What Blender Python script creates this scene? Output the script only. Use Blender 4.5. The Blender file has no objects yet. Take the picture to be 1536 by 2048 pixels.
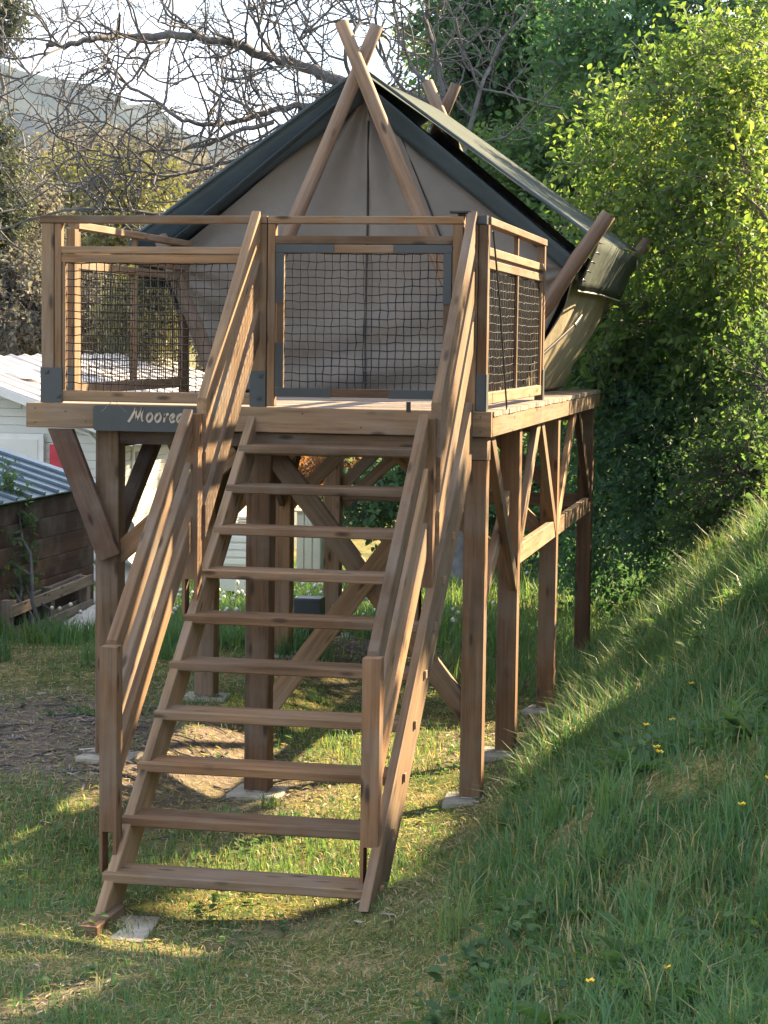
import bpy, bmesh, math, random
import numpy as np
from mathutils import Vector, Matrix

random.seed(7)
rng = np.random.default_rng(11)
scene = bpy.context.scene
COL = scene.collection

# ------------------------------------------------------------------ camera
CAM = np.array([1.66873756, -11.28774607, 2.57305873])
FPX = 4218.006                      # focal length in pixels of the 1536 px wide photograph
RM = np.array([[0.98033056, 0.19689736, 0.01354319],
               [-0.02914243, 0.07654513, 0.99664014],
               [-0.19519914, 0.97743147, -0.0807776]])   # rows: right, up, forward
cam_data = bpy.data.cameras.new('camera')
cam = bpy.data.objects.new('camera', cam_data)
COL.objects.link(cam)
cam_data.sensor_fit = 'HORIZONTAL'
cam_data.sensor_width = 36.0
cam_data.lens = FPX / 1536 * 36
cam_data.clip_start = 0.1
cam_data.clip_end = 6000
mw = Matrix.Identity(4)
for i in range(3):
    mw[i][0] = RM[0][i]; mw[i][1] = RM[1][i]; mw[i][2] = -RM[2][i]; mw[i][3] = CAM[i]
cam.matrix_world = mw
scene.camera = cam

# ------------------------------------------------------------------ sky, sun, exposure
SUN_EL = math.radians(31.5)
SUN_AZ = math.atan2(0.66, 0.75)     # clockwise from +Y
SUN = np.array([math.sin(SUN_AZ) * math.cos(SUN_EL), math.cos(SUN_AZ) * math.cos(SUN_EL), math.sin(SUN_EL)])
world = bpy.data.worlds.new('World')
scene.world = world
world.use_nodes = True
nt = world.node_tree
nt.nodes.clear()
sky = nt.nodes.new('ShaderNodeTexSky')
sky.sky_type = 'NISHITA'; sky.sun_disc = False
sky.sun_elevation = SUN_EL; sky.sun_rotation = SUN_AZ
tc = nt.nodes.new('ShaderNodeTexCoord')
mp = nt.nodes.new('ShaderNodeMapping'); mp.inputs['Scale'].default_value = (1.0, 1.0, 2.2)
nz = nt.nodes.new('ShaderNodeTexNoise'); nz.inputs['Scale'].default_value = 3.0
nz.inputs['Detail'].default_value = 6; nz.inputs['Roughness'].default_value = 0.55
cr = nt.nodes.new('ShaderNodeValToRGB')
cr.color_ramp.elements[0].position = 0.34; cr.color_ramp.elements[1].position = 0.62
mix = nt.nodes.new('ShaderNodeMix'); mix.data_type = 'RGBA'
mix.inputs['B'].default_value = (6.2, 6.4, 6.8, 1)      # bright thin cloud, in the sky's own units
bg = nt.nodes.new('ShaderNodeBackground'); bg.inputs['Strength'].default_value = 0.05
out = nt.nodes.new('ShaderNodeOutputWorld')
L = nt.links.new
L(tc.outputs['Generated'], mp.inputs['Vector']); L(mp.outputs[0], nz.inputs['Vector'])
L(nz.outputs['Fac'], cr.inputs[0]); L(cr.outputs[0], mix.inputs['Factor'])
L(sky.outputs[0], mix.inputs['A']); L(mix.outputs['Result'], bg.inputs[0]); L(bg.outputs[0], out.inputs[0])

sd = bpy.data.lights.new('sun', 'SUN'); sd.energy = 4.2; sd.angle = math.radians(0.8)
sd.color = (1.0, 0.755, 0.45)
so = bpy.data.objects.new('sun', sd); COL.objects.link(so)
so.rotation_euler = Vector(SUN).to_track_quat('Z', 'Y').to_euler()
so.location = (8, 10, 12)

vs = scene.view_settings
vs.view_transform = 'Standard'; vs.look = 'None'; vs.gamma = 1.0; vs.use_curve_mapping = False
vs.exposure = 2.8
cy = scene.cycles
cy.max_bounces = 8; cy.diffuse_bounces = 4; cy.glossy_bounces = 2; cy.transmission_bounces = 3
cy.transparent_max_bounces = 6; cy.volume_bounces = 0; cy.use_denoising = True
cy.caustics_reflective = False; cy.caustics_refractive = False

# ------------------------------------------------------------------ helpers
def at(u, v, **k):
    """point seen at photo pixel (u, v) on the plane X=, Y= or Z= const"""
    d = RM.T @ np.array([(u - 768) / FPX, -(v - 1024) / FPX, 1.0])
    (ax, val), = k.items(); i = 'XYZ'.index(ax)
    return CAM + (val - CAM[i]) / d[i] * d

def project(P):
    q = (np.asarray(P) - CAM) @ RM.T
    return 768 + FPX * q[..., 0] / q[..., 2], 1024 - FPX * q[..., 1] / q[..., 2], q[..., 2]

def sstep(a, b, x):
    t = np.clip((x - a) / (b - a), 0, 1); return t * t * (3 - 2 * t)

def vnoise(P, seed=0):
    P = np.asarray(P, float); I = np.floor(P).astype(np.int64); F = P - I; F = F * F * (3 - 2 * F)
    def h(a, b, c):
        n = (a * 73856093) ^ (b * 19349663) ^ (c * 83492791) ^ (seed * 2654435761)
        n = ((n ^ (n >> 13)) & 0x7fffffff) * 1274126177; n = n & 0x7fffffff
        n = (n ^ (n >> 11)) & 0xffffff
        return n / float(0xffffff)
    r = 0
    for dx in (0, 1):
        for dy in (0, 1):
            for dz in (0, 1):
                w = (F[..., 0] if dx else 1 - F[..., 0]) * (F[..., 1] if dy else 1 - F[..., 1]) * (F[..., 2] if dz else 1 - F[..., 2])
                r = r + w * h(I[..., 0] + dx, I[..., 1] + dy, I[..., 2] + dz)
    return r

def norm(a):
    return a / np.maximum(np.linalg.norm(a, axis=-1, keepdims=True), 1e-9)

def np_mesh(name, V, F, attr=None, smooth=False, matidx=None):
    """V (n,3); F (m,k) all faces of one size, or a list of such arrays"""
    Fs = F if isinstance(F, list) else [F]
    me = bpy.data.meshes.new(name)
    V = np.ascontiguousarray(V, dtype=np.float32)
    me.vertices.add(len(V)); me.vertices.foreach_set('co', V.ravel())
    loops = np.concatenate([f.ravel() for f in Fs]).astype(np.int32)
    sizes = np.concatenate([np.full(len(f), f.shape[1], np.int32) for f in Fs])
    starts = np.concatenate([[0], np.cumsum(sizes)[:-1]]).astype(np.int32)
    me.loops.add(len(loops)); me.loops.foreach_set('vertex_index', loops)
    me.polygons.add(len(sizes)); me.polygons.foreach_set('loop_start', starts)
    if smooth: me.polygons.foreach_set('use_smooth', np.ones(len(sizes), bool))
    if matidx is not None: me.polygons.foreach_set('material_index', np.asarray(matidx, np.int32))
    me.update(calc_edges=True)
    if attr is not None:
        a = me.attributes.new('tint', 'FLOAT', 'POINT'); a.data.foreach_set('value', np.asarray(attr, np.float32))
    return me

def link(o, parent=None):
    COL.objects.link(o)
    if parent is not None: o.parent = parent
    return o

def tag(o, label=None, cat=None, group=None, kind=None):
    if label: o['label'] = label
    if cat: o['category'] = cat
    if group: o['group'] = group
    if kind: o['kind'] = kind
    return o

def thing(name, label, cat, loc=(0, 0, 0), group=None):
    o = bpy.data.objects.new(name, None); o.location = loc; o.empty_display_size = .2
    return tag(link(o), label, cat, group)

def wmat(o):
    """world matrix along the parent chain (no view-layer update needed)"""
    m = Matrix.Identity(4)
    while o is not None:
        m = o.matrix_basis @ m; o = o.parent
    return m

def mesh_obj(name, me, mat=None, parent=None):
    o = bpy.data.objects.new(name, me)
    if mat is not None and len(me.materials) == 0: me.materials.append(mat)
    link(o, parent)
    if parent is not None: o.matrix_basis = wmat(parent).inverted()
    return o

def board_mesh(Lx, t, w, ch=0.004, n0=None, n1=None):
    c = min(ch, t * .3, w * .3)
    ring = [(-t/2+c, -w/2), (t/2-c, -w/2), (t/2, -w/2+c), (t/2, w/2-c), (t/2-c, w/2), (-t/2+c, w/2), (-t/2, w/2-c), (-t/2, -w/2+c)]
    V = []
    for e, n in ((0, n0), (1, n1)):
        for (y, z) in ring:
            x = Lx * e
            if n is not None: x -= (y * n[1] + z * n[2]) / n[0]
            V.append((x, y, z))
    Fc = [tuple(range(7, -1, -1)), tuple(range(8, 16))]
    for i in range(8):
        j = (i + 1) % 8
        Fc.append((i, j, 8 + j, 8 + i))
    me = bpy.data.meshes.new('board'); me.from_pydata(V, [], Fc); me.update()
    return me

def board(parent, name, p0, p1, t, w, mat, up=(0, 0, 1), n0=None, n1=None, ch=0.004):
    """timber from p0 to p1 (centre line); w measured along 'up', t across; n0, n1: end-cut planes"""
    p0 = Vector(p0); p1 = Vector(p1); x = (p1 - p0); Lx = x.length; x.normalize()
    z = Vector(up); z = z - x * z.dot(x)
    if z.length < 1e-4: z = Vector((0, 1, 0)) - x * x.y
    z.normalize(); y = z.cross(x)
    R = Matrix((x, y, z)).transposed()
    f = lambda n: None if n is None else (Vector(n).dot(x), Vector(n).dot(y), Vector(n).dot(z))
    me = board_mesh(Lx, t, w, ch, f(n0), f(n1))
    me.materials.append(mat)
    o = bpy.data.objects.new(name, me); link(o, parent)
    o.matrix_basis = wmat(parent).inverted() @ Matrix.Translation(p0) @ R.to_4x4()
    return o

def bx(parent, name, x0, x1, y0, y1, z0, z1, mat, ch=0.004):
    """axis-aligned timber / block, its long side is the grain"""
    d = (x1 - x0, y1 - y0, z1 - z0); k = d.index(max(d)); c = [(x0+x1)/2, (y0+y1)/2, (z0+z1)/2]
    p0 = list(c); p1 = list(c); lo = (x0, y0, z0); hi = (x1, y1, z1); p0[k] = lo[k]; p1[k] = hi[k]
    if k == 0: return board(parent, name, p0, p1, d[1], d[2], mat, (0, 0, 1), ch=ch)
    if k == 1: return board(parent, name, p0, p1, d[0], d[2], mat, (0, 0, 1), ch=ch)
    return board(parent, name, p0, p1, d[0], d[1], mat, (0, 1, 0), ch=ch)

class Tubes:
    def __init__(self): self.V = []; self.F = []; self.n = 0; self.T = []
    def add(self, P, R, k=6, cap=True, tint=0.5):
        P = np.asarray(P, float); m = len(P); R = np.broadcast_to(np.asarray(R, float), (m,))
        T = np.gradient(P, axis=0) if m > 2 else np.repeat((P[1:] - P[:1]), m, 0)
        T = norm(T); ref = np.array([0, 0, 1.0]) if abs(T[0, 2]) < .9 else np.array([1.0, 0, 0])
        A = norm(np.cross(T, ref)); B = np.cross(T, A)
        an = np.arange(k) * 2 * math.pi / k
        ring = P[:, None] + R[:, None, None] * (np.cos(an)[None, :, None] * A[:, None] + np.sin(an)[None, :, None] * B[:, None])
        self.V.append(ring.reshape(-1, 3)); self.T.append(np.full(m * k, tint))
        i = np.arange(m - 1)[:, None] * k; j = np.arange(k)[None]
        f = np.stack([i + j, i + (j + 1) % k, i + k + (j + 1) % k, i + k + j], -1).reshape(-1, 4) + self.n
        self.F.append(f)
        if cap and k == 4:
            self.F.append(np.array([[0, 1, 2, 3], [m*k-1, m*k-2, m*k-3, m*k-4]]) + self.n)
        elif cap and k in (6, 8, 10, 12):
            for base, rev in ((0, 0), ((m - 1) * k, 1)):
                q = []
                for a in range(1, k - 2, 2): q.append([0, a, a + 1, a + 2])
                q = np.array(q) + base + self.n
                self.F.append(q if not rev else q[:, ::-1])
        self.n += m * k
    def mesh(self, name, smooth=True):
        return np_mesh(name, np.concatenate(self.V), np.concatenate(self.F), np.concatenate(self.T), smooth)

# ------------------------------------------------------------------ materials
def new_mat(name):
    m = bpy.data.materials.new(name); m.use_nodes = True; t = m.node_tree
    b = t.nodes['Principled BSDF']; return m, t, b

def ramp(t, stops, inp=None):
    r = t.nodes.new('ShaderNodeValToRGB'); e = r.color_ramp.elements
    while len(e) > 1: e.remove(e[-1])
    e[0].position = stops[0][0]; e[0].color = (*stops[0][1], 1)
    for p, c in stops[1:]:
        x = e.new(p); x.color = (*c, 1)
    if inp is not None: t.links.new(inp, r.inputs[0])
    return r

def noise(t, scale, vec=None, detail=4, rough=.6, dim='3D'):
    n = t.nodes.new('ShaderNodeTexNoise'); n.inputs['Scale'].default_value = scale
    n.inputs['Detail'].default_value = detail; n.inputs['Roughness'].default_value = rough
    if vec is not None: t.links.new(vec, n.inputs['Vector'])
    return n

def mixc(t, fac, a, b, mode='MIX'):
    m = t.nodes.new('ShaderNodeMix'); m.data_type = 'RGBA'; m.blend_type = mode
    for s, v in (('Factor', fac), ('A', a), ('B', b)):
        if hasattr(v, 'is_linked') or hasattr(v, 'links'): t.links.new(v, m.inputs[s])
        elif isinstance(v, (int, float)): m.inputs[s].default_value = v
        else: m.inputs[s].default_value = (*v, 1)
    return m.outputs['Result']

def wood_mat(name, dark, mid, light, rough=.75, knots=1.0, streak=1.0, weather=(.20, .18, .15), wamt=.5):
    m, t, b = new_mat(name)
    tc = t.nodes.new('ShaderNodeTexCoord'); oi = t.nodes.new('ShaderNodeObjectInfo')
    mul = t.nodes.new('ShaderNodeMath'); mul.operation = 'MULTIPLY'; mul.inputs[1].default_value = 57.0
    t.links.new(oi.outputs['Random'], mul.inputs[0])
    cmb = t.nodes.new('ShaderNodeCombineXYZ')
    for i in range(3): t.links.new(mul.outputs[0], cmb.inputs[i])
    add = t.nodes.new('ShaderNodeVectorMath'); add.operation = 'ADD'
    t.links.new(tc.outputs['Object'], add.inputs[0]); t.links.new(cmb.outputs[0], add.inputs[1])
    # warp grain round the knots
    mk = t.nodes.new('ShaderNodeMapping'); mk.inputs['Scale'].default_value = (3.4, 11, 11)
    t.links.new(add.outputs[0], mk.inputs['Vector'])
    vo = t.nodes.new('ShaderNodeTexVoronoi'); vo.inputs['Scale'].default_value = 1.0
    t.links.new(mk.outputs[0], vo.inputs['Vector'])
    ms = t.nodes.new('ShaderNodeMapping'); ms.inputs['Scale'].default_value = (2.2, 42, 42)
    t.links.new(add.outputs[0], ms.inputs['Vector'])
    n1 = noise(t, 1.0, ms.outputs[0], 5, .65)
    ml = t.nodes.new('ShaderNodeMapping'); ml.inputs['Scale'].default_value = (.9, 7, 7)
    t.links.new(add.outputs[0], ml.inputs['Vector'])
    n2 = noise(t, 1.0, ml.outputs[0], 3, .5)
    r = ramp(t, [(.25, dark), (.48, mid), (.75, light)], n1.outputs['Fac'])
    r2 = ramp(t, [(.3, (.62, .6, .58)), (.5, (1, 1, 1)), (.72, (1.18, 1.1, 1.02))], n2.outputs['Fac'])
    c = mixc(t, 1.0, r.outputs[0], r2.outputs[0], 'MULTIPLY')
    # per-board tone
    r3 = ramp(t, [(0, (.60, .57, .56)), (.5, (1, 1, 1)), (1, (1.32, 1.22, 1.08))], oi.outputs['Random'])
    c = mixc(t, 1.0, c, r3.outputs[0], 'MULTIPLY')
    # grey weathering in blotches
    nw = noise(t, 2.3, add.outputs[0], 4, .6)
    rw = ramp(t, [(.45, (0, 0, 0)), (.7, (wamt, wamt, wamt))], nw.outputs['Fac'])
    c = mixc(t, rw.outputs[0], c, weather)
    rk = ramp(t, [(.0, (.95 * knots,) * 3), (.10, (.7 * knots,) * 3), (.19, (0, 0, 0))], vo.outputs['Distance'])
    c = mixc(t, rk.outputs[0], c, tuple(x * .32 for x in dark))
    t.links.new(c, b.inputs['Base Color'])
    b.inputs['Roughness'].default_value = rough
    b.inputs['Specular IOR Level'].default_value = .3
    bp = t.nodes.new('ShaderNodeBump'); bp.inputs['Strength'].default_value = .25; bp.inputs['Distance'].default_value = .004
    t.links.new(n1.outputs['Fac'], bp.inputs['Height']); t.links.new(bp.outputs[0], b.inputs['Normal'])
    return m

def plain(name, col, rough=.6, metal=0, var=.25, scale=6, bump=0.0, spec=.4):
    m, t, b = new_mat(name)
    tc = t.nodes.new('ShaderNodeTexCoord')
    n = noise(t, scale, tc.outputs['Object'], 5, .6)
    r = ramp(t, [(.25, tuple(c * (1 - var) for c in col)), (.75, tuple(min(1, c * (1 + var)) for c in col))], n.outputs['Fac'])
    t.links.new(r.outputs[0], b.inputs['Base Color'])
    b.inputs['Roughness'].default_value = rough; b.inputs['Metallic'].default_value = metal
    b.inputs['Specular IOR Level'].default_value = spec
    if bump:
        bp = t.nodes.new('ShaderNodeBump'); bp.inputs['Strength'].default_value = bump; bp.inputs['Distance'].default_value = .01
        n2 = noise(t, scale * 8, tc.outputs['Object'], 4, .7)
        t.links.new(n2.outputs['Fac'], bp.inputs['Height']); t.links.new(bp.outputs[0], b.inputs['Normal'])
    return m

def leaf_mat(name, stops, trans=.45, tcol=(.92, 1.0, .45), rough=.6, spec=.16):
    """thin leaf: per-leaf tint picks the colour; part of the light comes through"""
    m, t, b = new_mat(name)
    a = t.nodes.new('ShaderNodeAttribute'); a.attribute_name = 'tint'
    r = ramp(t, stops, a.outputs['Fac'])
    t.links.new(r.outputs[0], b.inputs['Base Color'])
    b.inputs['Roughness'].default_value = rough; b.inputs['Specular IOR Level'].default_value = spec
    tr = t.nodes.new('ShaderNodeBsdfTranslucent')
    c = mixc(t, 1.0, r.outputs[0], tcol, 'MULTIPLY')
    g = mixc(t, 1.0, c, (1.9, 1.9, 1.9), 'MULTIPLY')
    t.links.new(g, tr.inputs['Color'])
    mx = t.nodes.new('ShaderNodeMixShader'); mx.inputs[0].default_value = trans
    t.links.new(b.outputs[0], mx.inputs[1]); t.links.new(tr.outputs[0], mx.inputs[2])
    t.links.new(mx.outputs[0], t.nodes['Material Output'].inputs['Surface'])
    return m

M = {}
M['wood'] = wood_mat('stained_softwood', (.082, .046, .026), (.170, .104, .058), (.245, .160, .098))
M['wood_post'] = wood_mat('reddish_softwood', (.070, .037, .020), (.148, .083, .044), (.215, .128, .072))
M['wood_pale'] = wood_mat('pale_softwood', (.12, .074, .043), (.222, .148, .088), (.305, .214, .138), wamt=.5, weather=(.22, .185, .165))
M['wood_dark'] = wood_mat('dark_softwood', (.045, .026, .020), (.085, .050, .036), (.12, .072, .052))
M['wood_grey'] = wood_mat('weathered_wood', (.14, .115, .095), (.22, .185, .16), (.30, .26, .225), wamt=.6)
M['pole'] = wood_mat('peeled_log', (.12, .082, .06), (.20, .145, .11), (.26, .195, .155), streak=.5, wamt=.55, weather=(.22, .195, .18))
M['deck'] = wood_mat('deck_board', (.17, .14, .12), (.25, .21, .185), (.32, .28, .25), wamt=.6, weather=(.27, .255, .245))
M['grey_paint'] = plain('anthracite_paint', (.052, .060, .066), .55, 0, .12, 9)
M['sign_grey'] = plain('sign_grey_paint', (.052, .058, .062), .6, 0, .1, 9)
M['metal_dark'] = plain('dark_metal', (.045, .05, .055), .45, .4, .2, 12)
M['metal'] = plain('zinc_metal', (.55, .56, .57), .35, .9, .15, 10)
M['black'] = plain('black_plastic', (.02, .02, .022), .5, 0, .2, 10)
M['cord'] = plain('black_cord', (.008, .008, .009), .8, 0, .2, 20)
M['concrete'] = plain('concrete', (.36, .33, .285), .9, 0, .32, 9, .3)
M['white'] = plain('white_panel', (.72, .72, .70), .6, 0, .08, 4)
M['siding'] = plain('vinyl_siding', (.66, .66, .63), .55, 0, .07, 2)
M['red'] = plain('red_cloth', (.50, .05, .07), .7, 0, .2, 6)
M['glass'] = plain('window_pane', (.10, .12, .14), .12, 0, .2, 3, spec=.6)
M['house_roof'] = plain('pale_roof_sheet', (.62, .58, .56), .6, 0, .14, 3)
M['shed_roof'] = plain('blue_grey_steel', (.16, .21, .25), .38, .5, .25, 5)
M['shed_wall'] = wood_mat('brown_shed_board', (.030, .014, .010), (.05, .023, .016), (.07, .034, .023), knots=.3)
M['letter'] = plain('cut_out_letter', (.42, .35, .28), .7, 0, .15, 20)
M['letter_line'] = plain('scored_line', (.22, .21, .20), .7, 0, .15, 20)
M['bark'] = plain('bark', (.12, .118, .122), .9, 0, .45, 9, .6)
M['bark_pale'] = plain('pale_bark', (.19, .165, .145), .9, 0, .4, 9, .5)
M['stem'] = plain('green_stem', (.06, .075, .035), .8, 0, .4, 9)
M['petal'] = plain('yellow_petal', (.80, .55, .03), .5, 0, .12, 30)
M['seedhead'] = plain('white_seedhead', (.7, .7, .66), .9, 0, .1, 30)
M['stone'] = plain('pale_stone', (.55, .53, .5), .9, 0, .2, 20, .3)

def fabric(name, col, trans=.0, tcol=None, var=.10):
    m, t, b = new_mat(name)
    tc = t.nodes.new('ShaderNodeTexCoord')
    n = noise(t, 2.4, tc.outputs['Object'], 5, .6); w = noise(t, 260, tc.outputs['Object'], 2, .5)
    r = ramp(t, [(.3, tuple(c * (1 - var) for c in col)), (.7, tuple(c * (1 + var) for c in col))], n.outputs['Fac'])
    t.links.new(r.outputs[0], b.inputs['Base Color']); b.inputs['Roughness'].default_value = .85
    b.inputs['Specular IOR Level'].default_value = .06
    n3 = noise(t, 5.5, tc.outputs['Object'], 3, .55)
    bp = t.nodes.new('ShaderNodeBump'); bp.inputs['Strength'].default_value = .6; bp.inputs['Distance'].default_value = .03
    t.links.new(n3.outputs['Fac'], bp.inputs['Height']); t.links.new(bp.outputs[0], b.inputs['Normal'])
    if trans:
        tr = t.nodes.new('ShaderNodeBsdfTranslucent'); tr.inputs[0].default_value = (*(tcol or col), 1)
        mx = t.nodes.new('ShaderNodeMixShader'); mx.inputs[0].default_value = trans
        t.links.new(b.outputs[0], mx.inputs[1]); t.links.new(tr.outputs[0], mx.inputs[2])
        t.links.new(mx.outputs[0], t.nodes['Material Output'].inputs['Surface'])
    return m
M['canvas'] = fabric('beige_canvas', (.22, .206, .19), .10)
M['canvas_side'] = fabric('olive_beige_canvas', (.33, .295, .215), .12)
M['fly'] = fabric('grey_green_fly', (.070, .086, .080), .03)
M['teal'] = fabric('dark_teal_canvas', (.075, .103, .125), .03)

GREEN_BRIGHT = [(0, (.06, .105, .042)), (.4, (.10, .165, .055)), (.75, (.185, .25, .075)), (1, (.34, .36, .11))]
GREEN_DARK = [(0, (.042, .092, .060)), (.45, (.074, .142, .082)), (.8, (.112, .185, .09)), (1, (.18, .23, .09))]
GREEN_MID = [(0, (.048, .096, .052)), (.5, (.088, .152, .070)), (.85, (.14, .205, .075)), (1, (.25, .27, .09))]
GREEN_PALE = [(0, (.09, .12, .05)), (.5, (.16, .19, .08)), (1, (.30, .31, .13))]
GREY_BROWN = [(0, (.075, .08, .078)), (.5, (.13, .132, .122)), (1, (.22, .215, .19))]
YELLOW = [(0, (.09, .095, .045)), (.5, (.155, .155, .075)), (1, (.25, .235, .12))]
ORANGE = [(0, (.09, .05, .03)), (.5, (.17, .09, .045)), (1, (.27, .19, .09))]
PINE = [(0, (.055, .07, .06)), (.5, (.09, .105, .085)), (1, (.14, .15, .12))]
M['l_bright'] = leaf_mat('bright_leaf', GREEN_BRIGHT, .40, (.95, 1, .5))
M['l_dark'] = leaf_mat('dark_leaf', GREEN_DARK, .34, (.8, 1, .55))
M['l_mid'] = leaf_mat('mid_leaf', GREEN_MID, .42)
M['l_pale'] = leaf_mat('pale_leaf', GREEN_PALE, .42)
M['l_grey'] = leaf_mat('scrub_leaf', GREY_BROWN, .3, (1, .95, .7))
M['l_yellow'] = leaf_mat('spring_leaf', YELLOW, .22)
M['l_orange'] = leaf_mat('copper_leaf', ORANGE, .4, (1, .8, .4))
M['l_pine'] = leaf_mat('pine_needle', PINE, .15)
M['grass'] = leaf_mat('grass_blade', [(0, (.065, .145, .075)), (.35, (.105, .20, .085)), (.6, (.16, .225, .10)), (.78, (.26, .245, .125)), (.9, (.38, .31, .19)), (1, (.46, .38, .27))], .35, (.95, 1, .45), .45)
M['litter'] = leaf_mat('wood_litter', [(0, (.07, .056, .048)), (.5, (.19, .155, .13)), (1, (.36, .30, .25))], .0)

# ------------------------------------------------------------------ ground
def bank_amt(X, Y):
    xf = np.interp(Y, [-11, -6, -4.5, -3.2, -2.3, -1.0, 1.5, 4, 8], [.3, .45, .33, .12, -.06, .04, .06, .06, .12])
    S = np.interp(Y, [-11, -6, -4, -2, 0, 3, 8], [.62, .50, .54, .80, 1.0, 1.06, 1.06])
    d = X - xf
    k = .14
    sp = k * np.log1p(np.exp(np.clip(d / k, -40, 40)))
    h = S * sp
    cap = np.interp(Y, [-11, -5, -1, 3], [.95, 1.2, 2.8, 6.0])
    return cap * (1 - np.exp(-h / cap * 1.0)) * np.where(h > 0, 1, 1)

def ground_z(X, Y):
    X = np.asarray(X, float); Y = np.asarray(Y, float)
    z = .18 * sstep(-1.5, -2.05, X) * sstep(-2.4, -.8, Y) * (1 - sstep(4.5, 7, Y))
    z = z - .016 * np.clip(Y, 0, 7) * sstep(-1.6, -.5, X)
    z = z - .055 * np.clip(Y - 3.5, 0, 14) * sstep(-2.2, -4.6, X)
    z = z + .05 * sstep(-1.0, -1.6, X) * (1 - sstep(-2.9, -1.5, Y)) * .4
    z = z + bank_amt(X, Y) * (1 - sstep(60, 120, Y))
    z = z + .14 * np.exp(-(((X + .08) / .3) ** 2 + ((Y + 2.45) / .4) ** 2))
    P = np.stack([X, Y, np.zeros_like(X)], -1)
    near = np.exp(-(np.hypot(X, Y) / 40) ** 2)
    z = z + near * (.05 * (vnoise(P * 1.1, 3) - .5) + .025 * (vnoise(P * 3.1, 4) - .5) + .012 * (vnoise(P * 8.0, 5) - .5))
    z = z + near * (.30 * (vnoise(P * 1.15, 6) - .5) + .14 * (vnoise(P * 3.0, 7) - .5)) * sstep(.25, .9, X)
    return z

def axis_pts(lo, hi, step, far, n):
    core = np.arange(lo, hi + 1e-6, step)
    g = np.geomspace(step, far, n)
    return np.concatenate([lo - np.cumsum(g)[::-1], core, hi + np.cumsum(g)])
xs = axis_pts(-5.5, 3.2, .055, 320, 46); ys = axis_pts(-7.0, 7.5, .07, 320, 46)
GX, GY = np.meshgrid(xs, ys)
GZ = ground_z(GX, GY)
V = np.stack([GX, GY, GZ], -1).reshape(-1, 3)
ny, nx = GX.shape
i = np.arange(ny - 1)[:, None] * nx + np.arange(nx - 1)[None]
F = np.stack([i, i + 1, i + nx + 1, i + nx], -1).reshape(-1, 4)

def dirt_amt(X, Y):
    P = np.stack([X, Y, np.zeros_like(X)], -1)
    n = vnoise(P * 1.6, 21) - .5 + .6 * (vnoise(P * 4.3, 22) - .5)
    a = np.exp(-(((X + 3.1) / 1.9) ** 2 + ((Y - .45) / 1.4) ** 2))        # bare soil and roots beside the stairs
    b = np.exp(-(((X + 1.75) / .5) ** 2 + ((Y - .9) / 1.0) ** 2))
    c = np.exp(-(((X + 1.8) / .8) ** 2 + ((Y - 5.2) / 1.3) ** 2))         # mulch at the back
    d = .75 * np.exp(-(((X + .3) / .5) ** 2 + ((Y - 2.0) / .9) ** 2))
    e = .55 * np.exp(-(((X + 1.0 - .5 * (Y + 3.4)) / .10) ** 2 + ((Y + 3.4) / .9) ** 2))   # pale strip painted where the sun streak crosses the lawn
    f = .5 * np.exp(-(((X - .85) / .25) ** 2 + ((Y + 4.35) / .22) ** 2))
    return np.clip(np.maximum.reduce([a * 1.35, b, c, d, e, f]) * 1.35 + n * .55 - .15, 0, 1)

me = np_mesh('ground', V, F, dirt_amt(V[:, 0], V[:, 1]), True)
gm, t, b = new_mat('soil_and_turf')
tc = t.nodes.new('ShaderNodeTexCoord'); a = t.nodes.new('ShaderNodeAttribute'); a.attribute_name = 'tint'
n1 = noise(t, 2.2, tc.outputs['Object'], 6, .65); n2 = noise(t, 24, tc.outputs['Object'], 5, .7); n3 = noise(t, 90, tc.outputs['Object'], 3, .7)
turf = ramp(t, [(.3, (.065, .095, .04)), (.5, (.13, .14, .06)), (.68, (.26, .22, .125))], n1.outputs['Fac'])
turf2 = ramp(t, [(.3, (.5, .5, .45)), (.7, (1.5, 1.4, 1.3))], n2.outputs['Fac'])
turf3 = ramp(t, [(.35, (.45, .45, .42)), (.65, (1.55, 1.5, 1.4))], n3.outputs['Fac'])
tcol = mixc(t, 1.0, mixc(t, 1.0, turf.outputs[0], turf2.outputs[0], 'MULTIPLY'), turf3.outputs[0], 'MULTIPLY')
soil = ramp(t, [(.28, (.07, .055, .045)), (.5, (.16, .128, .105)), (.72, (.28, .235, .195))], n2.outputs['Fac'])
L2 = t.links.new
c = mixc(t, a.outputs['Fac'], tcol, soil.outputs[0])
L2(c, b.inputs['Base Color']); b.inputs['Roughness'].default_value = .95; b.inputs['Specular IOR Level'].default_value = .1
bp = t.nodes.new('ShaderNodeBump'); bp.inputs['Strength'].default_value = .8; bp.inputs['Distance'].default_value = .02
L2(n3.outputs['Fac'], bp.inputs['Height']); L2(bp.outputs[0], b.inputs['Normal'])
ground = mesh_obj('ground', me, gm); tag(ground, kind='structure')

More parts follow.
